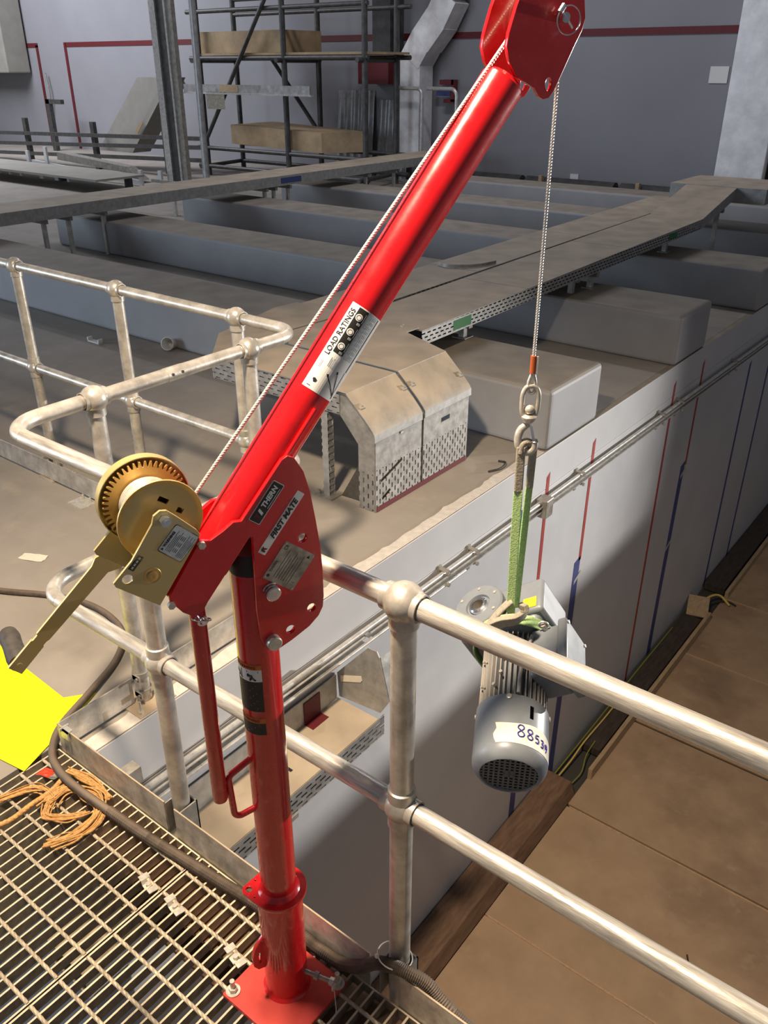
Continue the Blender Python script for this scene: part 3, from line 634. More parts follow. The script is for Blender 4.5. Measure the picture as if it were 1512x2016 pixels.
for (x0,y0,x1,y1,w) in ((.0885,.013,.111,.041,.0016),(.089,.0125,.122,.029,.0016),(.0885,.012,.131,.0155,.0012),(.111,.041,.115,.0435,.0034),(.122,.029,.126,.031,.0034),(.0845,.0105,.0925,.0125,.0022)):
    dx,dy = x1-x0,y1-y0; l = math.hypot(dx,dy); px_,py_ = -dy/l*w/2,dx/l*w/2; n = 8
    vs = []; 
    for i in range(n+1):
        for sg in (-1,1): vs.append((x0+dx*i/n+px_*sg,y0+dy*i/n+py_*sg,0))
    wrapped('label_diagram',vs,[(2*i,2*i+2,2*i+3,2*i+1) for i in range(n)],0,0,'black',lb,.0007)
vs,fs = curve_mesh([[(0,0),(.004,-.001),(.006,.003),(.005,.006),(.002,.006),(.001,.004),(-.001,.004)]],.0001); wrapped('label_diagram',vs,fs,.094,.054,'black',lb,.0007)
vs,fs = quadbars([(0,.001,0,.006)]); wrapped('label_lettering',vs,fs,.0845,.058,'black',lb,.0001)
# ---- warning labels wrapped on the mast
cdir = CL((0,0,0)); ca = math.atan2(cdir.y,cdir.x)
def onmast(s,z,h):     # s: arc length, 0 facing the viewer, grows towards the lit right side
    a = ca+s/.0381; return V((math.cos(a)*(.0381+h),math.sin(a)*(.0381+h),z))
def mwrap(name, vs, fs, s0, z0, m, parent, h=.0004):
    b = MB(); b.add([onmast(s0+v[0],z0+v[1],h+v[2]) for v in vs],fs); return b.build(name,m,parent,0)
w1 = mwrap('warning_label',*grid(.062,.108,18,2),-.060,.868,'black',crane,.0003)
mwrap('label_header',*grid(.062,.0115,18,1),-.060,.9645,'orange',w1,.0006)
mwrap('label_pictogram',*grid(.062,.0265,18,1),-.060,.938,'white_print',w1,.0006)
vs,fs = text_mesh('WARNING',.0085); mwrap('label_lettering',vs,fs,-.050,.970,'black',w1,.0009)
vs,fs = quadbars([(0,.022,0,.004)]+[(-.014,-.012,-.018,.004)]); mwrap('label_lettering',vs,fs,-.026,.958,'black',w1,.0003)
for off in ((-.020,.948),(-.048,.948)):
    vs,fs = curve_mesh([[(-.006,.006),(-.003,.008),(.001,.005),(.004,.006),(.006,.0),(.012,-.006),(.009,-.008),(.004,-.004),(.001,-.008),(-.002,-.007),(.0,-.001),(-.006,.001)]],.0001); mwrap('label_figure',vs,fs,off[0],off[1],'black',w1,.0009)
vs,fs = quadbars([(.004,.05-.012*((i*7) % 3)/2,-.0058*i,.0012-.0058*i) for i in range(10)]); mwrap('label_lettering',vs,fs,-.060,.928,'label_grey',w1,.0001)
w2 = mwrap('warning_label',*grid(.062,.040,18,2),-.060,.812,'black',crane,.0003)
mwrap('label_header',*grid(.062,.0115,18,1),-.060,.8405,'orange',w2,.0006)
vs,fs = text_mesh('WARNING',.0085); mwrap('label_lettering',vs,fs,-.050,.846,'black',w2,.0009)
vs,fs = quadbars([(.008,.05-.008*i,-.0055*i,.0012-.0055*i) for i in range(4)]); mwrap('label_lettering',vs,fs,-.060,.834,'label_grey',w2,.0001)

# ---- hand winch
WC = V((-.150,0,1.305))
wo = [(-.146,1.331),(-.156,1.333),(-.166,1.327),(-.170,1.314),(-.208,1.262),(-.239,1.233),(-.237,1.226),(-.176,1.172),(-.099,1.276),(-.104,1.286),(-.132,1.317)]
wf = plate('winch_frame',wo,[circ((-.2185,1.2335),.0088,20)],-.0505,.004,'gold',crane,.0005)
plate('winch_side',wo,[],.062,.004,'gold',wf,.0005)
MB().prism([(-.176,-.0505,1.172),(-.099,-.0505,1.276),(-.099,.062,1.276),(-.176,.062,1.172)],(-.0035,0,.003)).build('winch_base','gold',wf,0)
MB().lathe([(.040,-.0215),(.040,.046),(.037,.046),(.037,-.0215)],WC,(0,1,0),48,close=True).lathe([(.0585,-.0255),(.0665,-.031),(.0672,-.0285),(.0595,-.0225)],WC,(0,1,0),56,close=True).build('drum','gold',wf,30)
sl_ = []
for x,z,w in ((-.1415,1.3355,.009),(-.118,1.312,.0055),(-.172,1.283,.006)):
    sl_.append([(x+.8*w*a+.6*.0045*c,z-.6*w*a+.8*.0045*c) for a,c in ((-1,-1),(1,-1),(1,1),(-1,1))])
plate('drum_flange',circ((WC.x,WC.z),.0600,56),sl_,-.0240,.003,'gold',wf,.0003)
b = MB(); 
for i in range(11): b.torus(WC+V((0,-.017+i*.0056,0)),(0,1,0),.042,.0031,44,8)
o = b.build('wound_rope','zinc',wf,60)
# gear with teeth and its guard
NT = 46; teeth = []
for i in range(NT):
    for k,rr in ((.0,.0585),(.22,.0585),(.46,.0678),(.72,.0678)):
        a = 2*math.pi*(i+k)/NT; teeth.append((WC.x+rr*math.cos(a),WC.z+rr*math.sin(a)))
vs,fs = curve_mesh([teeth,circ((WC.x,WC.z),.012,20)],.004); MB().add([(v.x,.050-v.z,v.y) for v in vs],fs).build('gear','gold_dark',wf,30)
MB().lathe([(.0740,.050),(.0740,.068),(.0,.068)],WC,(0,1,0),64).lathe([(.0725,.050),(.0725,.067)],WC,(0,1,0),64).lathe([(.0725,.050),(.0740,.050)],WC,(0,1,0),64).build('gear_guard','gold',wf,30)
AX = V((-.1515,0,1.3175))
MB().cyl(AX+V((0,-.064,0)),AX+V((0,-.0525,0)),.0085,seg=6).cyl(AX+V((0,-.068,0)),AX+V((0,.08,0)),.0052,seg=16).build('axle_bolt','chrome',wf,30)
PX = V((-.181,0,1.228))
MB().lathe([(0,-.0545),(.004,-.0555),(.0085,-.0545),(.0085,-.0525),(.0135,-.0535),(.0145,-.0525)],PX,(0,1,0),28).build('pinion_shaft','gold_dark',wf,30)
MB().cyl(PX+V((0,-.05,0)),PX+V((0,.10,0)),.0085,seg=18).build('pinion_shaft','gold',wf,30)
# label on the winch
LQ = V((-.1345,-.0528,1.2715)); vs,fs = curve_mesh([rrect(.0505,.0475,.004)],.0002); f1 = V((.70,0,.714)).normalized(); f2 = V((-f1.z,0,f1.x))
o = flat('winch_label',vs,fs,LQ,f1,f2,nn,'black',wf)
vs,fs = curve_mesh([rrect(.0475,.0445,.003)],.0001); flat('label_face',vs,fs,LQ+nn*.0004,f1,f2,nn,'label_grey',o)
vs,fs = text_mesh('WARNING',.0058,bold=.0003); flat('label_lettering',vs,fs,LQ+nn*.0008+f1*-.015+f2*.0175,f1,f2,nn,'black',o)
vs,fs = curve_mesh([circ((-.0195,.0175),.003,3)],.0001); flat('label_lettering',vs,fs,LQ+nn*.0008,f1,f2,nn,'black',o)
vs,fs = quadbars([(-.019,.018-.01*((i*5) % 3)/2,.0115-.0026*i,.0125-.0026*i) for i in range(4)]+[(-.016+.011*c,-.009+.011*c,.0005-.003*k,.0017-.003*k) for c in range(3) for k in range(3)]+[(-.02,.019-.008*(i % 2),-.0095-.0026*i,-.0086-.0026*i) for i in range(5)]); flat('label_lettering',vs,fs,LQ+nn*.0003,f1,f2,nn,'grey_paint_dark',o)
BQ = V((-.2025,-.0528,1.2575)); vs,fs = curve_mesh([rrect(.027,.0105,.0005)],.0002); o = flat('serial_label',vs,fs,BQ,f1,f2,nn,'black',wf)
vs,fs = quadbars([(-.011+.006*i,-.007+.006*i,-.0015,.0015) for i in range(4)]); flat('label_lettering',vs,fs,BQ,f1,f2,nn,'label_grey',o)
# crank
HA = V((-.199,.100,1.205)); HB = V((-.392,.100,1.030)); hd = (HB-HA).normalized(); hp = V((-hd.z,0,hd.x))
if hp.x < 0: hp = -hp
def hpt(a,bb): q = HA+hd*a+hp*bb; return (q.x,q.z)
HL = (HB-HA).length
oc = [hpt(-.045,-.012),hpt(-.050,.010),hpt(-.012,.034),hpt(.022,.030),hpt(.040,.016),hpt(HL*.72,.012),hpt(HL*.74,.010),hpt(HL*.77,.010),hpt(HL*.78,.012),hpt(HL,.013),hpt(HL,-.012),hpt(HL*.78,-.012),hpt(HL*.77,-.0095),hpt(HL*.73,-.0095),hpt(HL*.72,-.012),hpt(.045,-.013),hpt(.03,-.018),hpt(.02,-.014)]
ck = plate('crank_arm',oc,[circ(hpt(-.004,.006),.0055,16)],.100,.005,'gold',wf,.0006)
MB().cyl((HB-hd*.012)+V((0,-.0045,0)),(HB-hd*.012)+V((0,-.002,0)),.0045,seg=14).build('crank_rivet','gold',wf,30)
gp = HB-hd*.012
MB().lathe([(0,.003),(.0155,.003),(.0175,.02),(.0165,.06),(.0175,.085),(.0150,.100),(.008,.107),(0,.108)],gp,(0,1,0),28).build('crank_grip','black_rubber',wf,40)
MB().obox(PX+V((-.012,.085,.006)),(hd,hp,V((0,1,0))),(.020,.012,.012)).lathe([(.0,.11),(.012,.11),(.014,.08),(.014,.07)],PX,(0,1,0),20).build('ratchet_block','gold',wf,30,bevel=.002)
for dx,dz in ((-.0,.0),(.008,.010)): MB().cyl((-.1925+dx,.088,1.215+dz),(-.1925+dx,.094,1.215+dz),.005,seg=8).build('ratchet_screw','ferrule',wf,30)
# mounting bolts of the winch
for x,z in ((-.158,1.164),(-.098,1.256)): MB().cyl((x,-.0545,z),(x,-.047,z),.0065,seg=6).build('mount_bolt','zinc',crane,30)

# ================================================================== hoist cable and hook
hk = thing('hoist_cable', 'steel wire rope running over the boom head down to a forged safety hook', 'cable', CW(.6,0,1.25)); A = at(hk)
path = []
a0 = V((-.117,.008,1.276)); a1 = V((.5645+.0345*math.cos(R(138)),0,1.985+.0345*math.sin(R(138))))
n = 300
for i in range(n): path.append(a0.lerp(a1,i/n))
for i in range(30): a = R(138-138*i/29); path.append(V((.5645+.0345*math.cos(a),0,1.985+.0345*math.sin(a))))
z0 = path[-1].z; n = 180
for i in range(1,n+1): path.append(V((.599,0,z0+(1.395-z0)*i/n)))
MB().tube([CW(*p) for p in path],.0034,12,lobes=6,twist=210.).build('wire_rope','steel_rope',hk,60,A)
HO = CW(.6,0,0); hr = V((.789,.615,0)).normalized(); hf = V((-.615,.789,0)).normalized()
H = lambda a,z,d=0: HO+hr*a+hf*d+V((0,0,z))
MB().cyl(H(0,1.400),H(0,1.434),.0062,seg=18).build('ferrule','ferrule',hk,35,A)
MB().cyl(H(.006,1.398,-.003),H(.0065,1.4335,-.003),.0022,seg=10).build('rope_tail','steel_rope',hk,35,A)
MB().tube(spline([H(-.001,1.40),H(-.0065,1.380),H(-.004,1.362),H(.002,1.359),H(.006,1.364),H(.0065,1.382),H(.002,1.40)],6),.0033,10).build('thimble_eye','steel_rope',hk,60,A)
bow = [H(-.0055,1.3735),H(-.0115,1.368),H(-.0155,1.355),H(-.0155,1.330),H(-.0125,1.316),H(-.0065,1.309),H(.0065,1.309),H(.0125,1.316),H(.0155,1.330),H(.0155,1.355),H(.0115,1.368),H(.0055,1.3735)]
MB().tube(spline(bow+[bow[0]],5),.0048,12).build('swivel_bow','zinc',hk,60,A)
MB().lathe([(0,1.298),(.0085,1.299),(.0145,1.306),(.0155,1.312),(.012,1.316),(0,1.317)],H(0,0),(0,0,1),24).sphere(H(0,1.326),.0105,18,12,(1,1,.95)).build('swivel_nut','zinc',hk,40,A)
hkp = [H(0,1.303),H(-.003,1.294),H(-.0135,1.284),H(-.0175,1.268),H(-.0155,1.250),H(-.006,1.238),H(.006,1.236),H(.0145,1.244),H(.0165,1.256),H(.0160,1.263)]
sp = spline(hkp,6); m = len(sp); rr = [.0052+.0035*math.sin(math.pi*min(1,i/(m-1)*1.05))**.8 if i < m*.9 else .0085-.0055*(i-m*.9)/(m*.1) for i in range(m)]
MB().tube(sp,rr,14).build('hook','zinc',hk,60,A)
MB().prism([H(.002,1.294,-.005),H(.0075,1.294,-.005),H(.0165,1.258,-.005),H(.0115,1.256,-.005)],hf*.010).cyl(H(.0045,1.292,-.007),H(.0045,1.292,.007),.0032,seg=10).build('latch','chrome',hk,30,A)

# ================================================================== geared motor
O = V((-.706,1.394,.700)); Xm = V((.462,-.856,-.235)).normalized(); Ym = V((0,0,1)).cross(Xm).normalized(); Zm = Xm.cross(Ym)
Nn = (-.5*Ym+.866*Zm).normalized(); Tt = (.866*Ym+.5*Zm).normalized()
mo = thing('geared_motor', 'grey electric geared motor hanging in a green sling, handwritten tape on its fan cover', 'motor', O)
MP = lambda x,n,t: Xm*x+Nn*n+Tt*t          # local to the empty
Wm = lambda x,a,r: Xm*x+(Zm*math.cos(a)+Ym*math.sin(a))*r   # a = 0 on top, grows to the right
fcv = MB().lathe([(.0785,.130),(.0785,.150),(.0785,.182),(.0785,.250),(.0775,.257),(.0735,.266),(.0665,.275),(.0610,.2775),(.0595,.2755),(.0595,.270)],(0,0,0),Xm,56,ref=Zm); del fcv.f[56+51]; fcv.build('fan_cover','grey_paint',mo,40)   # one facet left open: the cooling slot
# grille: bars both ways in the round opening
b = MB()
for k in range(-5,6):
    c = k*.0105; hw = math.sqrt(max(0,.0595**2-c*c))
    if hw < .012: continue
    b.obox(Xm*.2725+Ym*c,(Ym,Zm,Xm),(.0021,hw,.0010)); b.obox(Xm*.2725+Zm*c,(Zm,Ym,Xm),(.0021,hw,.0010))
o = b.build('fan_grille','grille',mo,0)
MB().lathe([(0,.2735),(.0125,.2735),(.0125,.2715)],(0,0,0),Xm,28).build('grille_hub','grille',o,30)
fn = MB().lathe([(0,.212),(.020,.212),(.020,.252),(.012,.258),(0,.258)],(0,0,0),Xm,24).build('fan_wheel','black_rubber',mo,30)
for i in range(8): MB().obox(Wm(.234,2*math.pi*i/8,.041),(Xm,Wm(0,2*math.pi*i/8,1),Wm(0,2*math.pi*i/8+math.pi/2,1)),(.016,.022,.0012)).build('fan_blade','black_rubber',fn,0)
# slot and screws of the fan cover
for a in (-8,82,-98): MB().lathe([(.0065,0),(.006,.0025),(.003,.0035),(0,.003)],Wm(.137,R(a),.0782),Wm(0,R(a),1),14).build('cover_screw','zinc',mo,40)
# finned housing
MB().lathe([(.0,-.055),(.060,-.055),(.060,.136),(.0,.136)],(0,0,0),Xm,40).build('stator_housing','grey_paint',mo,30)
fin = None
for i in range(40):
    a = 2*math.pi*i/40
    b = MB().obox(Wm(.040,a,.066),(Xm,Wm(0,a,1),Wm(0,a+math.pi/2,1)),(.092,.0085,.0013)); b.build('cooling_fin','fin',mo,0)
for x,a in ((.02,-24),(.07,-24),(.02,-62),(.09,-62),(.10,-35)): MB().cyl(Wm(x,R(a),.074),Wm(x,R(a),.082),.004,seg=8).build('housing_bolt','zinc',mo,30)
MB().tube(spline([Wm(.13,R(5),.084),Wm(.08,R(6),.088),Wm(.03,R(12),.086),Wm(-.03,R(20),.09)],6),.0042,8).build('sensor_lead','fin',mo,60)
MB().lathe([(0,-.075),(.088,-.075),(.090,-.070),(.090,-.058),(.080,-.052),(.06,-.050)],(0,0,0),Xm,44).build('motor_flange','grey_paint',mo,35)
# gear case
def mbox(name,x0,x1,n0,n1,t0,t1,m,bev=.012,par=None):
    b = MB().obox(MP((x0+x1)/2,(n0+n1)/2,(t0+t1)/2),(Xm,Nn,Tt),((x1-x0)/2,(n1-n0)/2,(t1-t0)/2)); return b.build(name,m,par or mo,30,bevel=bev,bseg=3)
mbox('gear_case',-.205,-.072,-.075,.062,-.125,.085,'grey_paint',.016)
mbox('case_cover',-.190,-.090,-.06,.075,.02,.10,'grey_paint',.010)
fc = MP(-.135,.062,-.058)
MB().lathe([(.024,.026),(.030,.028),(.032,.034),(.060,.034),(.064,.030),(.064,.014),(.056,.006),(.056,-.01)],fc,Nn,48).build('output_flange','grey_paint',mo,35)
MB().lathe([(.015,.002),(.015,.036),(.020,.037),(.024,.034),(.024,.002)],fc,Nn,32).build('hollow_shaft','chrome',mo,35)
MB().lathe([(0,.003),(.0146,.003),(.0148,.034)],fc,Nn,28).build('shaft_bore','galv_dull',mo,35)
for i in range(6):
    a = 2*math.pi*i/6; q = fc+(Xm*math.cos(a)+Tt*math.sin(a))*.051; MB().cyl(q+Nn*.030,q+Nn*.0365,.004,seg=8).build('flange_bolt','zinc',mo,30)
# terminal box on the right
mbox('terminal_box',-.052,.078,-.040,.052,.062,.130,'grey_paint',.008)
tb = mbox('terminal_lid',-.060,.086,-.048,.060,.130,.152,'grey_paint',.006)
for x in (-.05,.076):
    for n_ in (-.038,.05): MB().cyl(MP(x,n_,.150),MP(x,n_,.155),.004,seg=8).build('lid_screw','zinc',tb,30)
MB().cyl(MP(-.045,.052,.10),MP(-.045,.068,.10),.007,seg=10).torus(MP(-.045,.066,.10),Xm,.010,.0028,14,6).build('lifting_eye','zinc',mo,40)
mbox('warning_sticker',-.13,-.10,.0755,.0765,.052,.085,'yellow_tag',0)
mbox('name_plate',-.150,-.105,.0625,.0635,.005,.035,'black',0)
# hand-written tape
def onfan(x,a,h): return Wm(x,a,.0785+h)
b = MB(); n = 26; rows = 5; vs = []
for j in range(rows):
    for i in range(n+1):
        a = R(-27+132*i/n); x0 = .200+.003*math.sin(i*.35)+(.010 if i == 0 else 0)*(.5-abs(j/4-.5)); x1 = .249+.001*i/n
        vs.append(onfan(x0+(x1-x0)*j/(rows-1),a+R(3*math.sin(j*2)) if i == 0 else a,.0006))
b.add(vs,[(j*(n+1)+i,j*(n+1)+i+1,(j+1)*(n+1)+i+1,(j+1)*(n+1)+i) for j in range(rows-1) for i in range(n)])
tp = b.build('masking_tape','tape_cream',mo,0)
DG = {'8':[(.5,.52),(.15,.72),(.3,.97),(.7,.95),(.8,.74),(.5,.52),(.15,.28),(.3,.03),(.7,.04),(.85,.28),(.5,.52)],
      '5':[(.8,.95),(.3,.93),(.22,.55),(.6,.6),(.8,.35),(.6,.05),(.2,.08)], '3':[(.2,.9),(.6,.95),(.75,.75),(.45,.55),(.78,.35),(.6,.05),(.2,.1)],
      '9':[(.75,.8),(.4,.97),(.2,.7),(.45,.5),(.75,.75),(.7,.3),(.5,.02)]}
aa = R(6)
for ch,wd,hg,dr in (('8',.0185,.028,0),('8',.0165,.024,.003),('5',.0140,.020,.006),('3',.0135,.019,.009),('9',.013,.018,.011)):
    pts = [V((p[0],p[1],0)) for p in DG[ch]]; pts = spline(pts,5)
    q = []
    for p in pts: q.append(onfan(.219+dr*.9-(p.y-.5)*hg,aa+p.x*wd/.0785,.0012))
    MB().tube(q,.0015,6).build('handwriting','ink',tp,60)
    aa += (wd*1.12)/.0785
# ================================================================== sling
sg = thing('web_sling', 'green web sling with grey wear sleeves choked round the motor', 'sling', H(0,1.0)); A = at(sg)
def legp(side,zs):
    out = []
    for z in zs:
        t_ = (1.245-z)/.4; out.append(H((-.011-.001*math.sin(t_*3)+.007*t_) if side < 0 else (.0165-.007*t_),z,-.006 if side < 0 else .010+.004*t_))
    return out
for side in (-1,1):
    MB().ribbon(legp(side,[1.25,1.20,1.148]),hr,.0185 if side < 0 else .0165,.008).build('wear_sleeve','sling_grey',sg,0,A,bevel=.003)
    MB().ribbon(legp(side,[1.155-.0305*i for i in range(11)]),hr+hf*.25*side,.0190 if side < 0 else .0165,.0045).build('webbing','sling_green',sg,30,A,bevel=.0015)
MB().tube(spline([H(-.012,1.235,-.004),H(-.010,1.252,-.002),H(0,1.256,.002),H(.009,1.250,.006),H(.013,1.235,.009)],6),.0085,12).build('sling_eye','sling_grey',sg,60,A)
MB().obox(H(.013,1.06,.018),(hr,V((0,0,1)),hf),(.008,.034,.0012)).build('rating_tag','sling_label',sg,0,A)
ch = H(.002,.865,-.008)
MB().ribbon(spline([ch+hr*.018+V((0,0,.010)),ch+hr*.022+V((0,0,-.008))-hf*.006,ch+hr*.002+V((0,0,-.022))-hf*.014,ch-hr*.028+V((0,0,-.030))-hf*.012,ch-hr*.050+V((0,0,-.052))-hf*.002],6),V((0,0,1))+hf*-.4,.030,.012).build('choker_loop','sling_grey',sg,40,A,bevel=.004)
MB().ribbon(spline([ch-hr*.006+V((0,0,.02)),ch-hr*.022+V((0,0,.002)),ch-hr*.042+V((0,0,-.026)),ch-hr*.055+V((0,0,-.05))],6),hf,.024,.007).build('choker_loop','sling_grey',sg,40,A,bevel=.003)
ring = []
for i in range(33):
    a = R(-150+300*i/32-10); q = O+Wm(-.062,a,.099); ring.append(q)
MB().ribbon(ring,Xm,.030,.004).build('choke_wrap','sling_green',sg,40,A,bevel=.001)

# ================================================================== covered tray elbow on the ledge
t = thing('tray_elbow', 'dusty covered double cable tray bending down to the ledge floor', 'cable tray', (-2.7,3.2,0)); A = at(t)
def strip(y, th, m, x_end):
    return MB().prism([(x_end,y,.57),(-2.414,y,.566),(-2.25,y,.40),(-2.25,y,.002),(-2.352,y,.002),(-2.352,y,.335),(-2.462,y,.458),(x_end,y,.455)],(0,th,0)).build('side_panel',m,t,0,A)
strip(2.818,.004,'tray_slot_x',-3.34); strip(3.184,.004,'tray_slot_x',-3.2); strip(3.206,.004,'tray_slot_x',-3.2); strip(3.612,.004,'tray',-2.42)
def slot2(a,c,h):
    d = V((c[0]-a[0],c[1]-a[1])).normalized(); n = V((-d.y,d.x))*h; return [(a[0]-n.x,a[1]-n.y),(c[0]-n.x,c[1]-n.y),(c[0]+n.x,c[1]+n.y),(a[0]+n.x,a[1]+n.y)]
for y0,y1,cuts in ((2.818,3.188,[slot2((2.86,.155),(3.03,.215),.010),slot2((2.87,.055),(2.935,.085),.010)]),(3.206,3.616,[slot2((3.36,.3125),(3.44,.3125),.0125)])):
    vs,fs = curve_mesh([[(y0,.002),(y1,.002),(y1,.395),(y0,.395)]]+cuts,.002)
    MB().add([(-2.25+v.z,v.x,v.y) for v in vs],fs).build('slotted_base','tray_slot_v',t,0,A)
def cover(y0,y1,dz):
    pr = [(-2.46,.578),(-2.412,.576),(-2.300,.474),(-2.256,.428),(-2.243,.408),(-2.241,.372)]; b = MB()
    vs = [(x,y,z+dz) for y in (y0,y1) for x,z in pr]+[(x-.004,y,z+dz-.004) for y in (y0,y1) for x,z in pr]; n = len(pr)
    fs = [(i,i+1,n+i+1,n+i) for i in range(n-1)]+[(2*n+i,3*n+i,3*n+i+1,2*n+i+1) for i in range(n-1)]
    fs += [(i,2*n+i,2*n+i+1,i+1) for i in range(n-1)]+[(n+i,n+i+1,3*n+i+1,3*n+i) for i in range(n-1)]+[(0,n,3*n,2*n),(n-1,3*n-1,4*n-1,2*n-1)]
    return b.add(vs,fs).build('bend_cover','tray_dusty',t,25,A)
cover(2.806,3.186,0); cover(3.208,3.628,.002)
MB().prism([(-2.412,2.806,.574),(-3.33,2.806,.574),(-3.62,3.12,.574),(-3.80,3.75,.566),(-3.80,3.95,.56),(-3.36,3.95,.56),(-3.36,3.38,.572),(-3.18,3.195,.574),(-2.412,3.186,.574)],(0,0,.005)).build('top_cover','tray_dusty',t,0,A)
MB().prism([(-2.412,3.208,.576),(-3.17,3.217,.576),(-3.34,3.39,.574),(-3.34,3.95,.562),(-2.82,3.95,.562),(-2.80,3.80,.572),(-2.412,3.628,.576)],(0,0,.005)).build('top_cover','tray_dusty',t,0,A)
MB().prism([(-3.33,2.808,.455),(-3.62,3.122,.455),(-3.62,3.122,.574),(-3.33,2.808,.574)],(.003,.003,0)).build('corner_panel','tray_slot_h',t,0,A)
MB().box(-3.34,-2.46,2.812,2.816,.462,.574).build('front_panel','tray_slot_h',t,0,A)
for x,y,z in ((-2.345,2.835,.522),(-2.345,3.165,.522),(-2.345,3.235,.524),(-2.30,3.60,.484),(-2.72,3.25,.582),(-2.9,3.9,.572)):
    MB().obox((x,y,z),(V((1,0,-.8)),V((0,1,0)),V((.8,0,1))),(.012,.016,.003)).cyl((x,y,z),(x+.006,y,z+.010),.006,seg=8).build('cover_clip','zinc',t,30,A)
MB().box(-2.2475,-2.2455,2.825,3.61,.002,.028).build('red_paint_edge','line_red',t,0,A)
MB().obox((-2.247,3.02,.36),(V((1,0,0)),V((0,1,0)),V((0,0,1))),(.004,.012,.006)).build('cover_screw','zinc',t,0,A)
# slotted post and dark flap under the elbow
t = thing('strut_post', 'slotted strut post under the covered tray elbow', 'post', (-2.555,2.83,0)); A = at(t)
MB().box(-2.578,-2.536,2.81,2.814,0,.455).box(-2.578,-2.575,2.814,2.852,0,.455).box(-2.539,-2.536,2.814,2.852,0,.455).build('strut','strut_slot',t,0,A)
MB().box(-2.615,-2.50,2.78,2.88,0,.008).cyl((-2.60,2.80,.008),(-2.60,2.80,.03),.008,seg=8).build('strut_foot','galv_dull',t,30,A)
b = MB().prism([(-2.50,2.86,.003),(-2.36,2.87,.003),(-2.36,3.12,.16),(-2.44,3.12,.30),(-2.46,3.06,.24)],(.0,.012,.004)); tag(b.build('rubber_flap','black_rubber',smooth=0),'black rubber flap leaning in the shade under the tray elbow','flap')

# ------------------------------------------------------------------ main double tray on posts
def straight_tray(name,label,x0,x1,y0,y1,z0,z1,side,joints,grp=None,depth=.085,smat='tray_slot_y'):
    t = thing(name,label,'cable tray',((x0+x1)/2,(y0+y1)/2,z0-.1),0,grp); A = at(t); zz = lambda y: z0+(z1-z0)*(y-y0)/(y1-y0)
    ys = [y0]+joints+[y1]
    for a,c in zip(ys[:-1],ys[1:]):
        MB().prism([(x0,a+.004,zz(a)),(x1,a+.004,zz(a)),(x1,c-.004,zz(c)),(x0,c-.004,zz(c))],(0,0,.005)).build('lid','tray_dusty',t,0,A)
    for x in (x0,x1):
        MB().prism([(x,y0,zz(y0)-depth),(x,y1,zz(y1)-depth),(x,y1,zz(y1)),(x,y0,zz(y0))],(.003,0,0)).build('side_panel',smat,t,0,A)
    MB().prism([(x0,y0,zz(y0)-depth),(x1,y0,zz(y0)-depth),(x1,y1,zz(y1)-depth),(x0,y1,zz(y1)-depth)],(0,0,.003)).build('tray_base','tray',t,0,A)
    return t,A,zz
t,A,zz = straight_tray('long_tray','long dusty lidded cable tray on posts, on the side facing the pit',-3.33,-2.80,3.95,8.6,.545,.605,1,[5.2,6.9])
MB().box(-2.797,-2.7955,4.28,4.48,zz(4.4)-.072,zz(4.4)-.012).build('green_tag','green_tag',t,0,A)
MB().box(-2.797,-2.7955,7.75,7.95,zz(7.8)-.06,zz(7.8)-.012).build('green_tag','green_tag',t,0,A)
MB().prism([(-3.33,8.6,.605),(-2.80,8.6,.605),(-2.80,9.5,.80),(-3.33,9.5,.80)],(0,0,.005)).build('ramp_lid','tray_dusty',t,0,A)
MB().prism([(-2.80,8.6,.52),(-2.80,9.5,.70),(-2.80,9.5,.80),(-2.80,8.6,.605)],(.003,0,0)).build('ramp_side','tray',t,0,A)
MB().box(-3.5,-2.5,9.5,10.4,.66,.81).build('end_box','tray_dusty',t,0,A)
t,A,zz = straight_tray('long_tray','long dusty lidded cable tray on posts, on the side away from the pit',-3.80,-3.365,3.95,9.9,.545,.61,1,[5.45,7.2])
MB().ribbon(spline([(-3.72,5.44,.580),(-3.6,5.42,.582),(-3.45,5.55,.582),(-3.39,5.75,.584)],6),V((0,0,1)),.024,.003).build('lifted_lip','tray',t,30,A)
def strut(x,y,z0,z1,label,grp='strut posts under the long trays'):
    t = thing('strut_post',label,'post',(x,y,z0),0,grp)
    MB().box(-.02,.02,-.02,-.017,0,z1-z0).box(-.02,-.017,-.017,.02,0,z1-z0).box(.017,.02,-.017,.02,0,z1-z0).build('strut','galv_bright',t,0)
    MB().box(-.45,.06,-.022,.022,z1-z0-.04,z1-z0).build('cross_arm','galv_dull',t,0)
    MB().box(-.05,.05,-.05,.05,0,.006).build('foot_plate','galv_dull',t,0)
strut(-2.90,4.55,.36,.468,'short strut stub on top of the nearest concrete upstand')
strut(-2.90,6.08,0,.485,'tall strut post on the floor in front of the second upstand')
strut(-2.86,6.33,.36,.49,'short strut stub on top of the second concrete upstand')
strut(-2.95,8.1,.36,.505,'strut post on the third upstand under the trays')
strut(-2.86,9.2,0,.637,'strut post on the floor under the tray ramp')
tag(MB().box(-2.72,-2.05,11.0,11.4,0,.62).build('equipment_box','dark_stuff',smooth=0),'dark equipment box at the far end of the pit wall','box')
tag(MB().box(-2.68,-2.30,10.985,10.999,.42,.55).build('notice_sheet','paper',smooth=0),'white notice on the dark equipment box','notice')
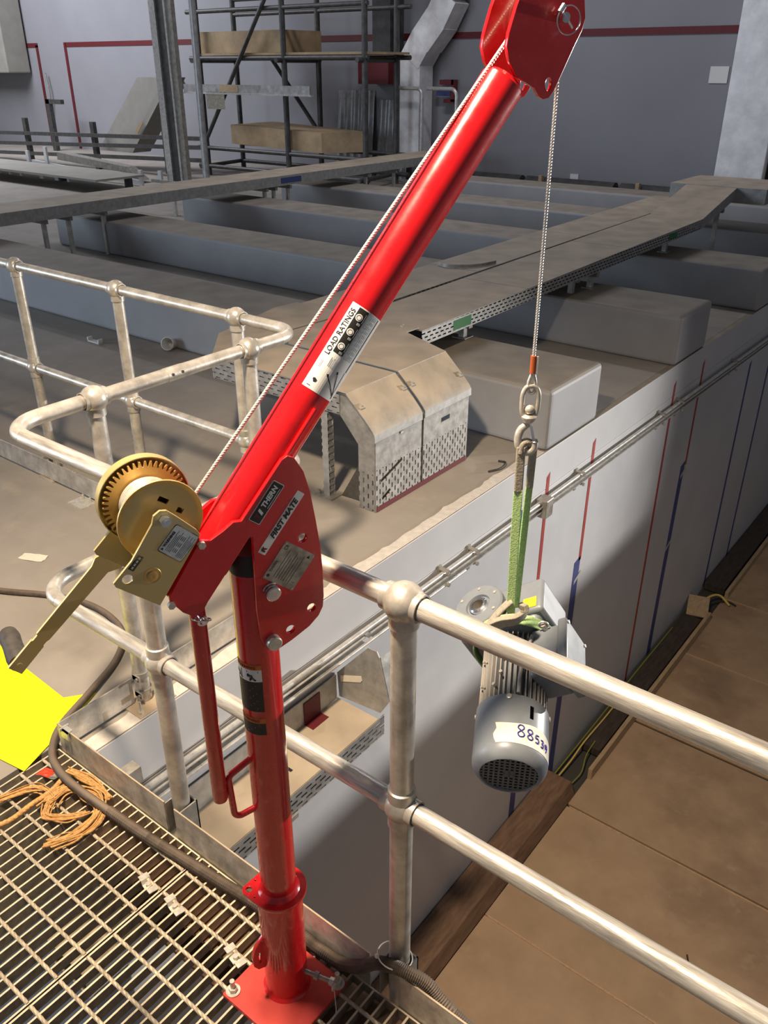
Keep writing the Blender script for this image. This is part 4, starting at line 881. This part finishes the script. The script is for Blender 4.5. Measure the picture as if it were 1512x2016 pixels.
# far tray across the hall
t,A,zz = straight_tray('long_tray','far dusty cable tray on posts crossing the hall before the scaffold',-9.2,-8.55,3.2,12.9,.59,.61,1,[6.3,9.4],depth=.12,smat='tray')
MB().box(-8.547,-8.545,8.7,9.1,.51,.58).build('blue_tag','tape_blue',t,0,A)
for i,y in enumerate((5.15,5.45,5.9,8.45,8.62,8.9,10.6,11.3)):
    strut(-8.62,y,0,.47,'thin strut post under the far tray','strut posts under the far tray')
for i,(y,x) in enumerate(((8.2,-10.2),(8.35,-9.7))): strut(x,y,0,.47,'thin strut post standing behind the far tray','strut posts behind the far tray')

# ================================================================== things lying on platform and floor
hp = [(-3.6,1.02),(-3.3,1.2),(-3.03,1.32),(-2.85,1.42),(-2.70,1.475),(-2.56,1.488),(-2.43,1.465),(-2.34,1.41),(-2.262,1.315),(-2.19,1.17),(-2.117,1.003),(-2.036,.92),(-1.945,.885),(-1.832,.872),(-1.66,.882)]
hz = .0135
hzz = {-2.19:.0185,-2.117:.0185,-2.036:.0185,-1.945:.026,-1.832:.035,-1.66:.026}
pts = spline([(x,y,hzz.get(x,.0125)) for x,y in hp],8)
hose = thing('black_hose','black cable hose snaking from the hall floor along the toe board','hose',(-2.0,.93,0)); A = at(hose)
MB().tube(pts,.0125,14).build('smooth_hose','hose',hose,60,A)
p2 = spline([(-1.69,.881,.028),(-1.60,.889,.020),(-1.50,.897,.0185),(-1.30,.916,.0185),(-1.12,.933,.0185),(-.99,.9365,.0185),(-.93,.9365,.019),(-.86,.9365,.028),(-.80,.938,.070),(-.76,.945,.112),(-.727,.951,.127),(-.69,.957,.134),(-.64,.976,.112),(-.58,.977,.075),(-.45,.975,.045),(-.30,.976,.02),(-.17,.99,-.06),(-.11,1.0,-.35),(-.10,1.0,-1.2)],24)
fine = []; 
for a_,b_ in zip(p2[:-1],p2[1:]):
    k = max(1,int((b_-a_).length/.0024))
    for j in range(k): fine.append(a_.lerp(b_,j/k))
MB().tube(fine,[.0145+(.0013 if (i//1) % 2 else -.0008) for i in range(len(fine))],12).build('corrugated_hose','hose',hose,0,A)
MB().torus((-.729,.9755,.131),(.05,.25,1),.0405,.0016,30,6).sphere((-.757,.945,.139),.0055,10,8).build('cable_tie','tape_cream',hose,60,A)
# fluorescent sheet
b = MB().prism([(-2.9,1.15,.004),(-2.60,1.112,.004),(-2.25,1.098,.004),(-2.184,1.183,.004),(-2.15,1.10,.004),(-2.105,.985,.004),(-2.045,.826,.004),(-2.2,.80,.004),(-2.9,.86,.004)],(0,0,.0015))
tag(b.build('plastic_sheet','fluoro',smooth=0),'bright fluorescent yellow plastic sheet lying on the floor by the toe board','sheet')
# frayed rope
rp = thing('frayed_rope','tangle of frayed natural fibre rope on the grating','rope',(-1.8,.8,0)); A = at(rp)
MB().tube(spline([(-1.98,.56,.012),(-1.90,.67,.014),(-1.897,.76,.016),(-1.90,.83,.014),(-1.925,.895,.012)],20),.0085,12,lobes=3,twist=160.).build('laid_rope','rope',rp,60,A)
rnd = random.Random(3)
def strands(n,base,amp,r,lift):
    b = MB()
    for i in range(n):
        off = V((rnd.gauss(0,amp),rnd.gauss(0,amp),abs(rnd.gauss(0,.004)))); ph = rnd.random()*6
        b.tube(spline([V((x,y,lift))+off*(.45+.55*math.sin(k*.9+ph)**2)+V((rnd.gauss(0,.003),rnd.gauss(0,.003),0)) for k,(x,y) in enumerate(base)],6),r*rnd.uniform(.6,1.2),6)
    return b
strands(18,[(-2.00,.70),(-1.96,.79),(-1.91,.82),(-1.865,.815)],.009,.0026,.012).build('loose_strands','rope',rp,60,A)
strands(34,[(-1.865,.80),(-1.875,.86),(-1.83,.89),(-1.78,.90),(-1.735,.885),(-1.705,.85),(-1.695,.80),(-1.705,.76),(-1.73,.715)],.012,.0026,.014).build('loose_strands','rope',rp,60,A)
strands(16,[(-1.865,.80),(-1.83,.765),(-1.80,.775),(-1.765,.81),(-1.745,.845)],.009,.0024,.012).build('loose_strands','rope',rp,60,A)
strands(16,[(-1.93,.912),(-1.87,.919),(-1.81,.923),(-1.765,.921),(-1.74,.912)],.006,.0026,.012).build('loose_strands','rope',rp,60,A)
# crisp packet
b = MB(); g = 7; vs = []
for j in range(g):
    for i in range(g): vs.append((-2.005+i*.011+.004*noise(V((i,j,1))),.838+j*.006+i*.004,.006+.010*abs(noise(V((i*.8,j*.9,4))))))
fs = [(j*g+i,j*g+i+1,(j+1)*g+i+1,(j+1)*g+i) for j in range(g-1) for i in range(g-1)]
wr = thing('snack_wrapper','crumpled red and white snack wrapper on the grating beside the yellow sheet','wrapper',(-1.97,.86,0)); A = at(wr)
MB().add(vs,[f for k,f in enumerate(fs) if k % 6 < 4]).build('wrapper_film','crisp_red',wr,0,A); MB().add(vs,[f for k,f in enumerate(fs) if k % 6 >= 4]).build('wrapper_end','foil',wr,0,A)
# litter on the hall floor
def scrap(name,label,x,y,w,d,h,m,rz):
    b = MB(); g = 6; c,s = math.cos(rz),math.sin(rz); vs = []
    for j in range(g):
        for i in range(g):
            a = (i/(g-1)-.5)*w; e = (j/(g-1)-.5)*d*(1-.35*abs(i/(g-1)-.5)); vs.append((x+a*c-e*s,y+a*s+e*c,.001+h*abs(noise(V((i*1.1,j*1.3,x))))))
    tag(b.add(vs,[(j*g+i,j*g+i+1,(j+1)*g+i+1,(j+1)*g+i) for j in range(g-1) for i in range(g-1)]).build(name,m,smooth=60),label,'litter')
scrap('paper_scrap','pale scrap of paper on the hall floor beside the hose',-3.18,1.56,.12,.06,.01,'tape_cream',.4)
t = thing('paper_cup','small white crushed cup lying on the floor before the upstand','cup',(-5.13,3.93,.05))
MB().lathe([(.0,-.055),(.036,-.055),(.048,.05),(.044,.05),(.034,-.05)],(0,0,0),(.4,-.75,.25),18).build('cup_body','paper',t,40); MB().lathe([(.045,.046),(.051,.050),(.045,.054)],(0,0,0),(.4,-.75,.25),18,close=True).build('cup_rim','white_rail',t,40)
t = thing('paper_stub','small white folded stub of card on the hall floor','litter',(-5.76,3.70,0)); MB().box(-.07,.07,-.02,.02,0,.012).box(-.075,-.06,-.02,.02,.012,.035).box(.06,.075,-.02,.02,.012,.035).build('stub','paper',t,0)
MB
b = MB().tube(spline([(-2.06,3.55,.006),(-2.03,3.62,.007),(-2.045,3.70,.008),(-2.09,3.70,.006)],8),.006,8); tag(b.build('cable_offcut','black_rubber',smooth=60),'short curled black cable offcut on the ledge by the tray elbow','offcut')
b = MB().tube(spline([(-.64,3.62,-2.945),(-.56,3.63,-2.943),(-.53,3.70,-2.943),(-.56,3.77,-2.945)],8),.005,6); tag(b.build('bent_wire','plank_dark',smooth=60),'thin bent wire lying on the plywood','wire')

# ================================================================== far end of the hall
def duct_box(b,p0,p1,w,d):
    p0,p1 = V(p0),V(p1); ax = (p1-p0).normalized(); sd = V((0,1,0)); wv = ax.cross(sd).normalized()
    return b.obox((p0+p1)/2,(wv,sd,ax),(w/2,d/2,(p1-p0).length/2))
t = thing('wall_duct','foil-wrapped duct with a crooked offset bend on the back wall','duct',(-9.95,13.7,.5)); A = at(t)
duct_box(MB(),(-9.95,13.7,.49),(-9.95,13.7,2.02),.43,.4).build('duct_section','duct',t,0,A)
duct_box(MB(),(-9.95,13.7,2.00),(-9.72,13.7,2.32),.45,.42).build('duct_section','duct',t,0,A)
duct_box(MB(),(-9.74,13.7,2.28),(-9.42,13.7,2.62),.47,.43).build('duct_section','duct',t,0,A)
duct_box(MB(),(-9.46,13.7,2.56),(-9.22,13.7,2.95),.45,.42).build('duct_section','duct',t,0,A)
duct_box(MB(),(-9.25,13.7,2.9),(-9.2,13.7,4.5),.45,.42).build('duct_section','duct',t,0,A)
t = thing('wall_duct','tall straight foil-wrapped duct at the right end of the back wall','duct',(-3.8,13.7,.4)); A = at(t)
MB().box(-4.3,-3.62,13.35,13.95,.42,5).build('duct_section','duct',t,0,A,bevel=.01)
tag(MB().box(-3.615,-3.54,13.5,13.95,.4,5).build('wall_pipe','black',smooth=0),'dark vertical pipe between the two tall foil ducts','pipe')
tag(MB().box(-3.53,-2.6,13.35,13.95,.42,5).build('wall_duct','duct',smooth=0,bevel=.01),'second tall foil-wrapped duct beyond the dark vertical pipe','duct')
for x,z,w,h,l in ((-4.68,1.80,.27,.22,'white paper notice on the back wall beside the tall duct'),(-10.25,2.05,.22,.24,'white paper notice on the wall behind the crooked duct')):
    tag(MB().box(x-w/2,x+w/2,13.985,13.998,z-h/2,z+h/2).build('notice_sheet','paper',smooth=0),l,'notice')
tag(MB().box(-6.9,-6.75,13.98,13.998,.1,.3).build('wall_socket','paper',smooth=0),'small white socket low on the back wall','socket')
t = thing('hose_bracket','dark red bracket with a blue strip beside the crooked duct','bracket',(-9.4,13.9,1.3)); A = at(t)
MB().box(-9.55,-9.25,13.85,13.97,1.62,1.70).box(-9.30,-9.24,13.85,13.97,1.35,1.70).box(-9.45,-9.24,13.85,13.97,1.33,1.39).build('frame','box_red',t,0,A); MB().box(-9.62,-9.32,13.86,13.9,1.44,1.54).build('strip','tape_blue',t,0,A)
# skirting clutter along the back wall
for x0,x1,z,l in ((-9.0,-7.6,.20,'dark lagged pipe run on the floor at the back wall, near the crooked duct'),(-7.5,-5.9,.19,'dark lagged pipe run on the floor along the middle of the back wall'),(-5.8,-3.9,.2,'dark lagged pipe run on the floor before the tall duct')):
    t = thing('pipe_run',l,'pipe',((x0+x1)/2,13.6,0),0); A = at(t)
    MB().cyl((x0,13.6,.14),(x1,13.6,.14),.13,seg=14).build('lagging','dark_stuff',t,40,A); MB().box(x0+.3,x0+.36,13.42,13.5,.0,.30).build('pipe_stand','timber_light',t,0,A)
# cable riser column
t = thing('cable_riser','tall perforated steel cable riser standing before the tilted panel','riser',(-12.5,10.2,0)); A = at(t)
MB().box(-12.75,-12.60,10.15,10.2,0,5).build('flange','galv_bright',t,0,A); MB().box(-12.60,-12.28,10.18,10.2,0,5).build('web','scaffold',t,0,A); MB().box(-12.28,-12.16,10.12,10.2,0,5).build('flange','galv_dull',t,0,A)
MB().box(-12.33,-12.29,10.1,10.12,0,5).build('slotted_strip','galv_bright',t,0,A)
tag(MB().cyl((-11.55,10.0,0),(-11.48,10.0,5),.055,seg=14).build('scaffold_pole','scaffold_light',smooth=60),'pale galvanised pole standing beside the cable riser','pole')
# scaffold tower
t = thing('scaffold_tower','dark tubular scaffold tower with timber platforms at the back of the hall','scaffold',(-11.6,12.6,0)); A = at(t)
for x in (-13.75,-11.56,-9.75):
    for y in (12.0,13.15): MB().cyl((x+(y-12)*-.2,y,0),(x+(y-12)*-.2,y,5),.05,seg=10).build('standard','scaffold',t,60,A)
for z in (.17,.50,2.04,2.79,3.04):
    for y in (12.0,13.15): MB().cyl((-14.0,y,z),(-9.68,y,z),.038,seg=10).build('ledger','scaffold',t,60,A)
for x in (-13.75,-11.56,-9.75):
    for z in (.17,2.0): MB().cyl((x,11.8,z),(x-.28,13.25,z),.038,seg=10).build('transom','scaffold',t,60,A)
MB().cyl((-13.7,11.95,.64),(-11.9,11.95,2.93),.038,seg=10).build('brace','scaffold',t,60,A); MB().cyl((-13.1,13.2,2.1),(-11.7,13.2,.6),.038,seg=10).build('brace','scaffold',t,60,A)
MB().box(-13.85,-9.7,12.0,13.15,2.085,2.12).build('deck','board',t,0,A)
tag(MB().box(-13.8,-11.66,12.1,13.1,2.123,2.47).build('timber_crate','board',smooth=0),'long plywood crate on the upper scaffold platform','crate')
tag(MB().prism([(-13.1,12.06,.60),(-10.8,12.06,.545),(-10.2,12.6,.56),(-12.8,12.9,.63)],(0,0,.33)).build('timber_crate','board',smooth=0),'long plywood crate on the lower scaffold ledgers','crate')
t = thing('aluminium_beam','pale aluminium ladder beam with a yellow patch across the scaffold','beam',(-12.5,11.88,1.5)); A = at(t)
MB().box(-14.1,-10.85,11.85,11.9,1.46,1.61).build('beam_web','scaffold_light',t,0,A); MB().box(-13.1,-12.6,11.845,11.85,1.49,1.61).build('yellow_patch','timber_light',t,0,A); MB().box(-14.1,-10.8,11.83,11.9,1.45,1.47).build('beam_lip','galv_bright',t,0,A)
b = MB(); g = 6; vs = [(-13.47+i*.10,11.84+.03*noise(V((i,j,2))),1.20+j*.058+.03*noise(V((i,j,7)))) for j in range(g) for i in range(g)]
tag(b.add(vs,[(j*g+i,j*g+i+1,(j+1)*g+i+1,(j+1)*g+i) for j in range(g-1) for i in range(g-1)]).build('foil_sheet','foil',smooth=0),'crumpled shiny foil hanging under the aluminium beam','foil')
tag(MB().box(-11.1,-10.4,13.46,13.985,1.62,2.0).build('red_cabinet','box_red',smooth=0),'dark red cabinet behind the scaffold','cabinet')
tag(MB().box(-10.75,-10.35,13.45,13.85,2.13,5).build('dark_column','dark_stuff',smooth=0),'dark column rising behind the scaffold','column')
for x,l in ((-9.53,'thin galvanised pipe stand next to the scaffold'),(-8.81,'thin galvanised pipe stand next to the crooked duct')):
    t = thing('bent_pipe',l,'pipe',(x,13.3,0)); A = at(t)
    MB().tube(fillet([(x,13.3,0),(x,13.3,1.57),(x-.6,13.3,1.57)],.12,6),.032,10).build('pipe','galv_bright',t,60,A)
# rails and tilted panel at the left end
t = thing('barrier_rail','dark three-bar barrier rail running in front of the tilted panel','barrier',(-16.5,11.2,0)); A = at(t)
for (za,zb) in ((.52,.70),(.30,.55),(.10,.33)): MB().box(-20.5,-12.9,11.2,11.26,0,.07).build('bar','scaffold',t,0,lambda p,za=za,zb=zb: A(V((p.x,p.y,p.z+za+(zb-za)*(p.x+20.5)/7.6))))
for x in (-14.0,-16.4,-18.9): MB().box(x-.06,x+.06,11.26,11.34,0,.9).build('post','scaffold',t,0,A)
t = thing('tilted_panel','big dusty flat panel tilted up behind the barrier rail','panel',(-15,11.6,.5)); A = at(t)
MB().prism([(-16.6,11.5,.35),(-15.6,11.5,.35),(-14.35,11.6,1.72),(-15.15,11.6,1.72)],(.10,.45,.0)).build('panel_face','panel_dust',t,0,A)
MB().prism([(-15.6,11.49,.35),(-15.45,11.49,.35),(-14.25,11.59,1.60),(-14.35,11.59,1.72)],(.0,.45,.0)).build('panel_edge','panel_dust',t,0,A)
MB().prism([(-15.28,11.47,.72),(-15.18,11.47,.72),(-14.98,11.47,.92),(-15.08,11.47,.95)],(0,.01,0)).build('yellow_label','timber_light',t,0,A)
MB().box(-14.6,-14.48,11.6,11.7,0,.95).build('panel_leg','scaffold',t,0,A)
t = thing('white_frame','white perforated rail frame standing in front of the barrier','frame',(-15,10,0)); A = at(t)
MB().prism([(-16.75,10,.18),(-13.3,10,.02),(-13.3,10,.10),(-16.75,10,.26)],(0,.04,0)).build('rail','white_rail',t,0,A)
for x,z in ((-16.85,.42),(-16.2,.52),(-13.3,.28),(-12.75,.30)): MB().box(x-.045,x+.045,9.98,10.02,-.0,z).build('upright','white_rail',t,0,A)
MB().prism([(-16.3,10.3,.26),(-14.2,10.3,.16),(-13.9,10.3,.05),(-13.7,10.3,.05),(-14.1,10.3,.26),(-16.3,10.3,.40)],(0,.2,0)).build('tray_piece','galv_dull',t,0,A)
t = thing('low_platform','low dusty platform on legs standing before the white frame','platform',(-17,9,0)); A = at(t)
MB().box(-21,-13.0,8.85,9.85,.20,.235).build('deck','panel_dust',t,0,A)
for x in (-20,-17.5,-15.2,-13.2): MB().box(x-.05,x+.05,9.6,9.7,0,.20).build('leg','scaffold',t,0,A)
for i_,x in enumerate((-17.4,-17.0,-16.6,-15.9,-15.4,-15.0)): MB().box(x,x+(.12 if i_ in (3,4) else .07),9.60,9.64,0,.12 if i_ in (3,4) else .09).build('daylight_glint','paper',t,0,A)  # white blocks imitating glints of daylight seen through under the platform
tag(MB().box(-26,-22.62,13.3,13.95,1.75,7).build('wall_cabinet','panel_dust',smooth=0,bevel=.03),'large grey hanging unit in the top corner of the back wall','cabinet')
t = thing('door_frame','dark angle frame leaning by the back wall behind the barrier rail','frame',(-21.2,13.2,0)); A = at(t)
MB().box(-21.0,-20.85,13.2,13.3,0,1.18).box(-21.0,-20.35,13.2,13.3,1.08,1.18).build('angle','scaffold',t,0,A)
tag(MB().tube(spline([(-21.9,13.9,1.75),(-21.85,13.9,1.2),(-22.0,13.9,.5),(-21.95,13.9,.0)],6),.02,8).build('hanging_cable','galv_dull',smooth=60),'grey cable hanging down from the corner unit','cable')

# corrugated sheets leaning at the back wall between scaffold and crooked duct
for x0,n_,h_,l in ((-12.0,5,1.5,'corrugated silver sheet leaning on the back wall behind the scaffold'),(-10.98,4,1.35,'shorter corrugated silver sheet leaning on the back wall by the crooked duct')):
    b = MB(); vs = []; m = n_*8
    for k in range(m+1):
        x = x0+.18*k/8; y = 13.86+.03*math.cos(2*math.pi*k/8); vs += [(x,y-.06,0),(x,y+.06,h_)]
    vs += [(x_,y_+.004,z_) for x_,y_,z_ in vs]; q = 2*(m+1)
    fs = [(2*k,2*k+2,2*k+3,2*k+1) for k in range(m)]+[(q+2*k,q+2*k+1,q+2*k+3,q+2*k+2) for k in range(m)]
    tag(b.add(vs,fs).build('corrugated_sheet','scaffold_light',smooth=60),l,'sheet')
